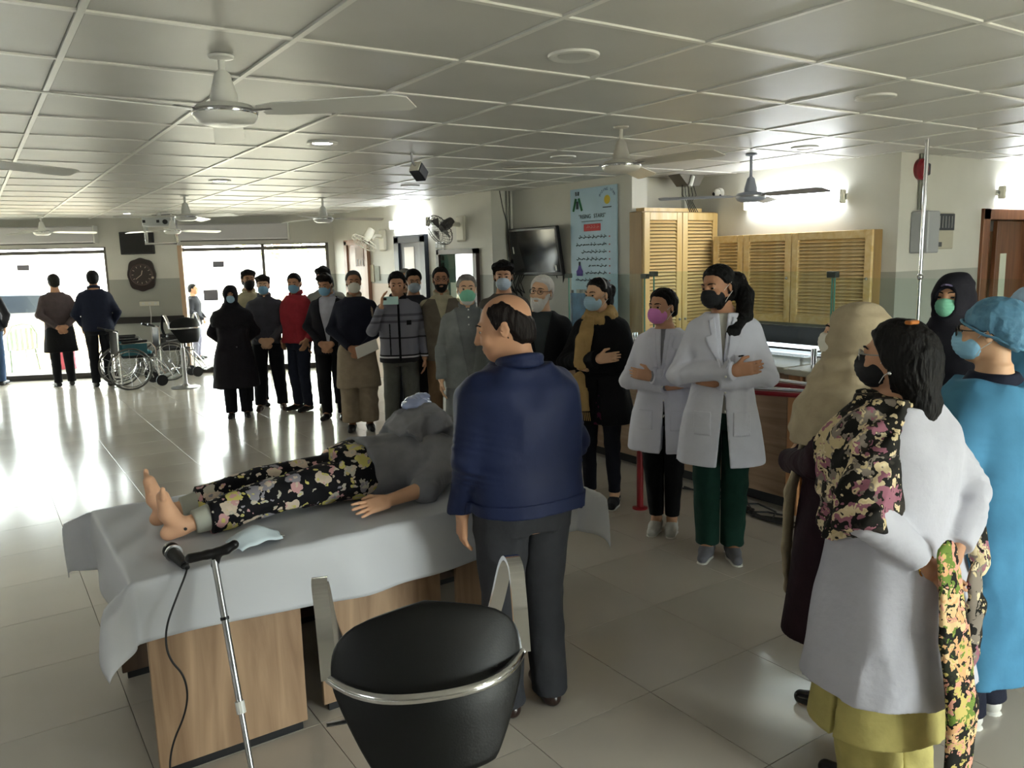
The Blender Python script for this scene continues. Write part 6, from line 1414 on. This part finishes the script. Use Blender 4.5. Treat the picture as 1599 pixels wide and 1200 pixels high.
mc = empty('microphone', (.505, 2.93, TZ), 0, 'black wired microphone lying on white sheet', 'microphone')
a = Vector((.0, .07, .028)); e = Vector((.012, -.09, .02))
MB().sph(a, .03, 12).build('grille', mat('mic_mesh', '0f0f11', rough=.3, metal=.6, bump=.6, bscale=400), mc, True); MB().tube([a+(e-a)*.15, a+(e-a)*.22], [.03, .031], 16).build('ring', M_STEEL, mc, True)
MB().tube([a+(e-a)*.2, a+(e-a)*.5, e], [.024, .02, .015], 16).build('handle', M_BLKSAT, mc, True); MB().tube([e, e+Vector((.002, -.03, 0))], .009, 10).build('plug', M_BLACK, mc)
c0 = Vector((.505, 2.93, TZ))+e+Vector((.002, -.03, 0)); 
cp = [c0, c0+Vector((-.01, -.03, -.008)), (.47, 2.765, .70), (.42, 2.75, .6), (.42, 2.745, .5), (.47, 2.74, .42), (.47, 2.75, .3), (.40, 2.78, .15), (.39, 2.74, .02), (.36, 2.55, .006), (.33, 2.3, .006), (.3, 2.0, .006)]
cv = bpy.data.curves.new('microphone_cable', 'CURVE'); cv.dimensions = '3D'; cv.bevel_depth = .0035; spn = cv.splines.new('NURBS'); spn.points.add(len(cp)-1); spn.use_endpoint_u = True; spn.order_u = 3
for q, c in zip(spn.points, cp): q.co = (*c, 1)
cv.materials.append(M_BLKSAT); t_ = bpy.data.objects.new('tmp', cv); COL.objects.link(t_); bpy.context.view_layer.update(); me_ = bpy.data.meshes.new_from_object(t_.evaluated_get(bpy.context.evaluated_depsgraph_get())); bpy.data.objects.remove(t_); co = bpy.data.objects.new('cable', me_); link(co, mc); co.location = -mc.location
# walking stick leaning on the table edge
cn = empty('walking_stick', (.605, 2.45, 0), 0, 'adjustable metal walking stick with black handle leaning on table', 'walking stick')
tp = Vector((-.015, .27, .815)); bt = Vector((0, 0, .0)); ud = (tp-bt).normalized()
MB().tube([bt+ud*.03, bt+ud*.36], .0095, 12).build('lower_tube', M_STEEL, cn, True); MB().tube([bt+ud*.36, tp], .0115, 12).build('upper_tube', M_STEEL, cn, True)
MB().tube([bt+ud*.345, bt+ud*.385], .0155, 12).build('lock_collar', M_WHITE, cn); MB().tube([bt+ud*.655, bt+ud*.665], .0145, 12).build('rubber_band', M_BLACK, cn); MB().tube([bt, bt+ud*.04], [.018, .013], 12).build('rubber_tip', M_BLACK, cn)
F = Field(.012); F.chain([tp+Vector((-.075, .012, .018)), tp+Vector((-.02, .0, .022)), tp+Vector((.04, -.01, .03)), tp+Vector((.065, -.014, .042))], [.0165, .015, .0165, .0165], .01); F.cone(tp+Vector((0, 0, -.02)), tp+Vector((.015, 0, .02)), .0125, .014); F.obj('handle', M_BLACK, cn, .0035)
# face mask on the sheet
fm = empty('face_mask', (.79, 2.95, TZ+.004), .25, 'crumpled pale blue face mask lying on sheet beside manikin leg', 'face mask')
vs = []; N = 16
for j in range(9):
    for i in range(N+1):
        u, v = i/N-.5, j/8-.5; vs.append((u*.2*(1-.3*abs(v)), v*.12, .008+.055*max(0, math.cos(u*2.6))*math.exp(-((v-.1)*2.0)**2)+.003*math.sin(v*30)+.003*math.sin(u*13)))
o = MB().add(vs, [(j*(N+1)+i, j*(N+1)+i+1, (j+1)*(N+1)+i+1, (j+1)*(N+1)+i) for j in range(8) for i in range(N)]).build('fabric', mat('mask_loose', 'cfdde6', rough=.8), fm); o.data.polygons.foreach_set('use_smooth', [True]*len(o.data.polygons)); o.modifiers.new('solid', 'SOLIDIFY').thickness = .0015
for sx in (-1, 1): MB().tube([(sx*.08, -.03, .014), (sx*.115, -.02, .004), (sx*.12, .02, .004), (sx*.08, .035, .012)], .0015, 5).build('ear_loop', M_WHITE, fm)
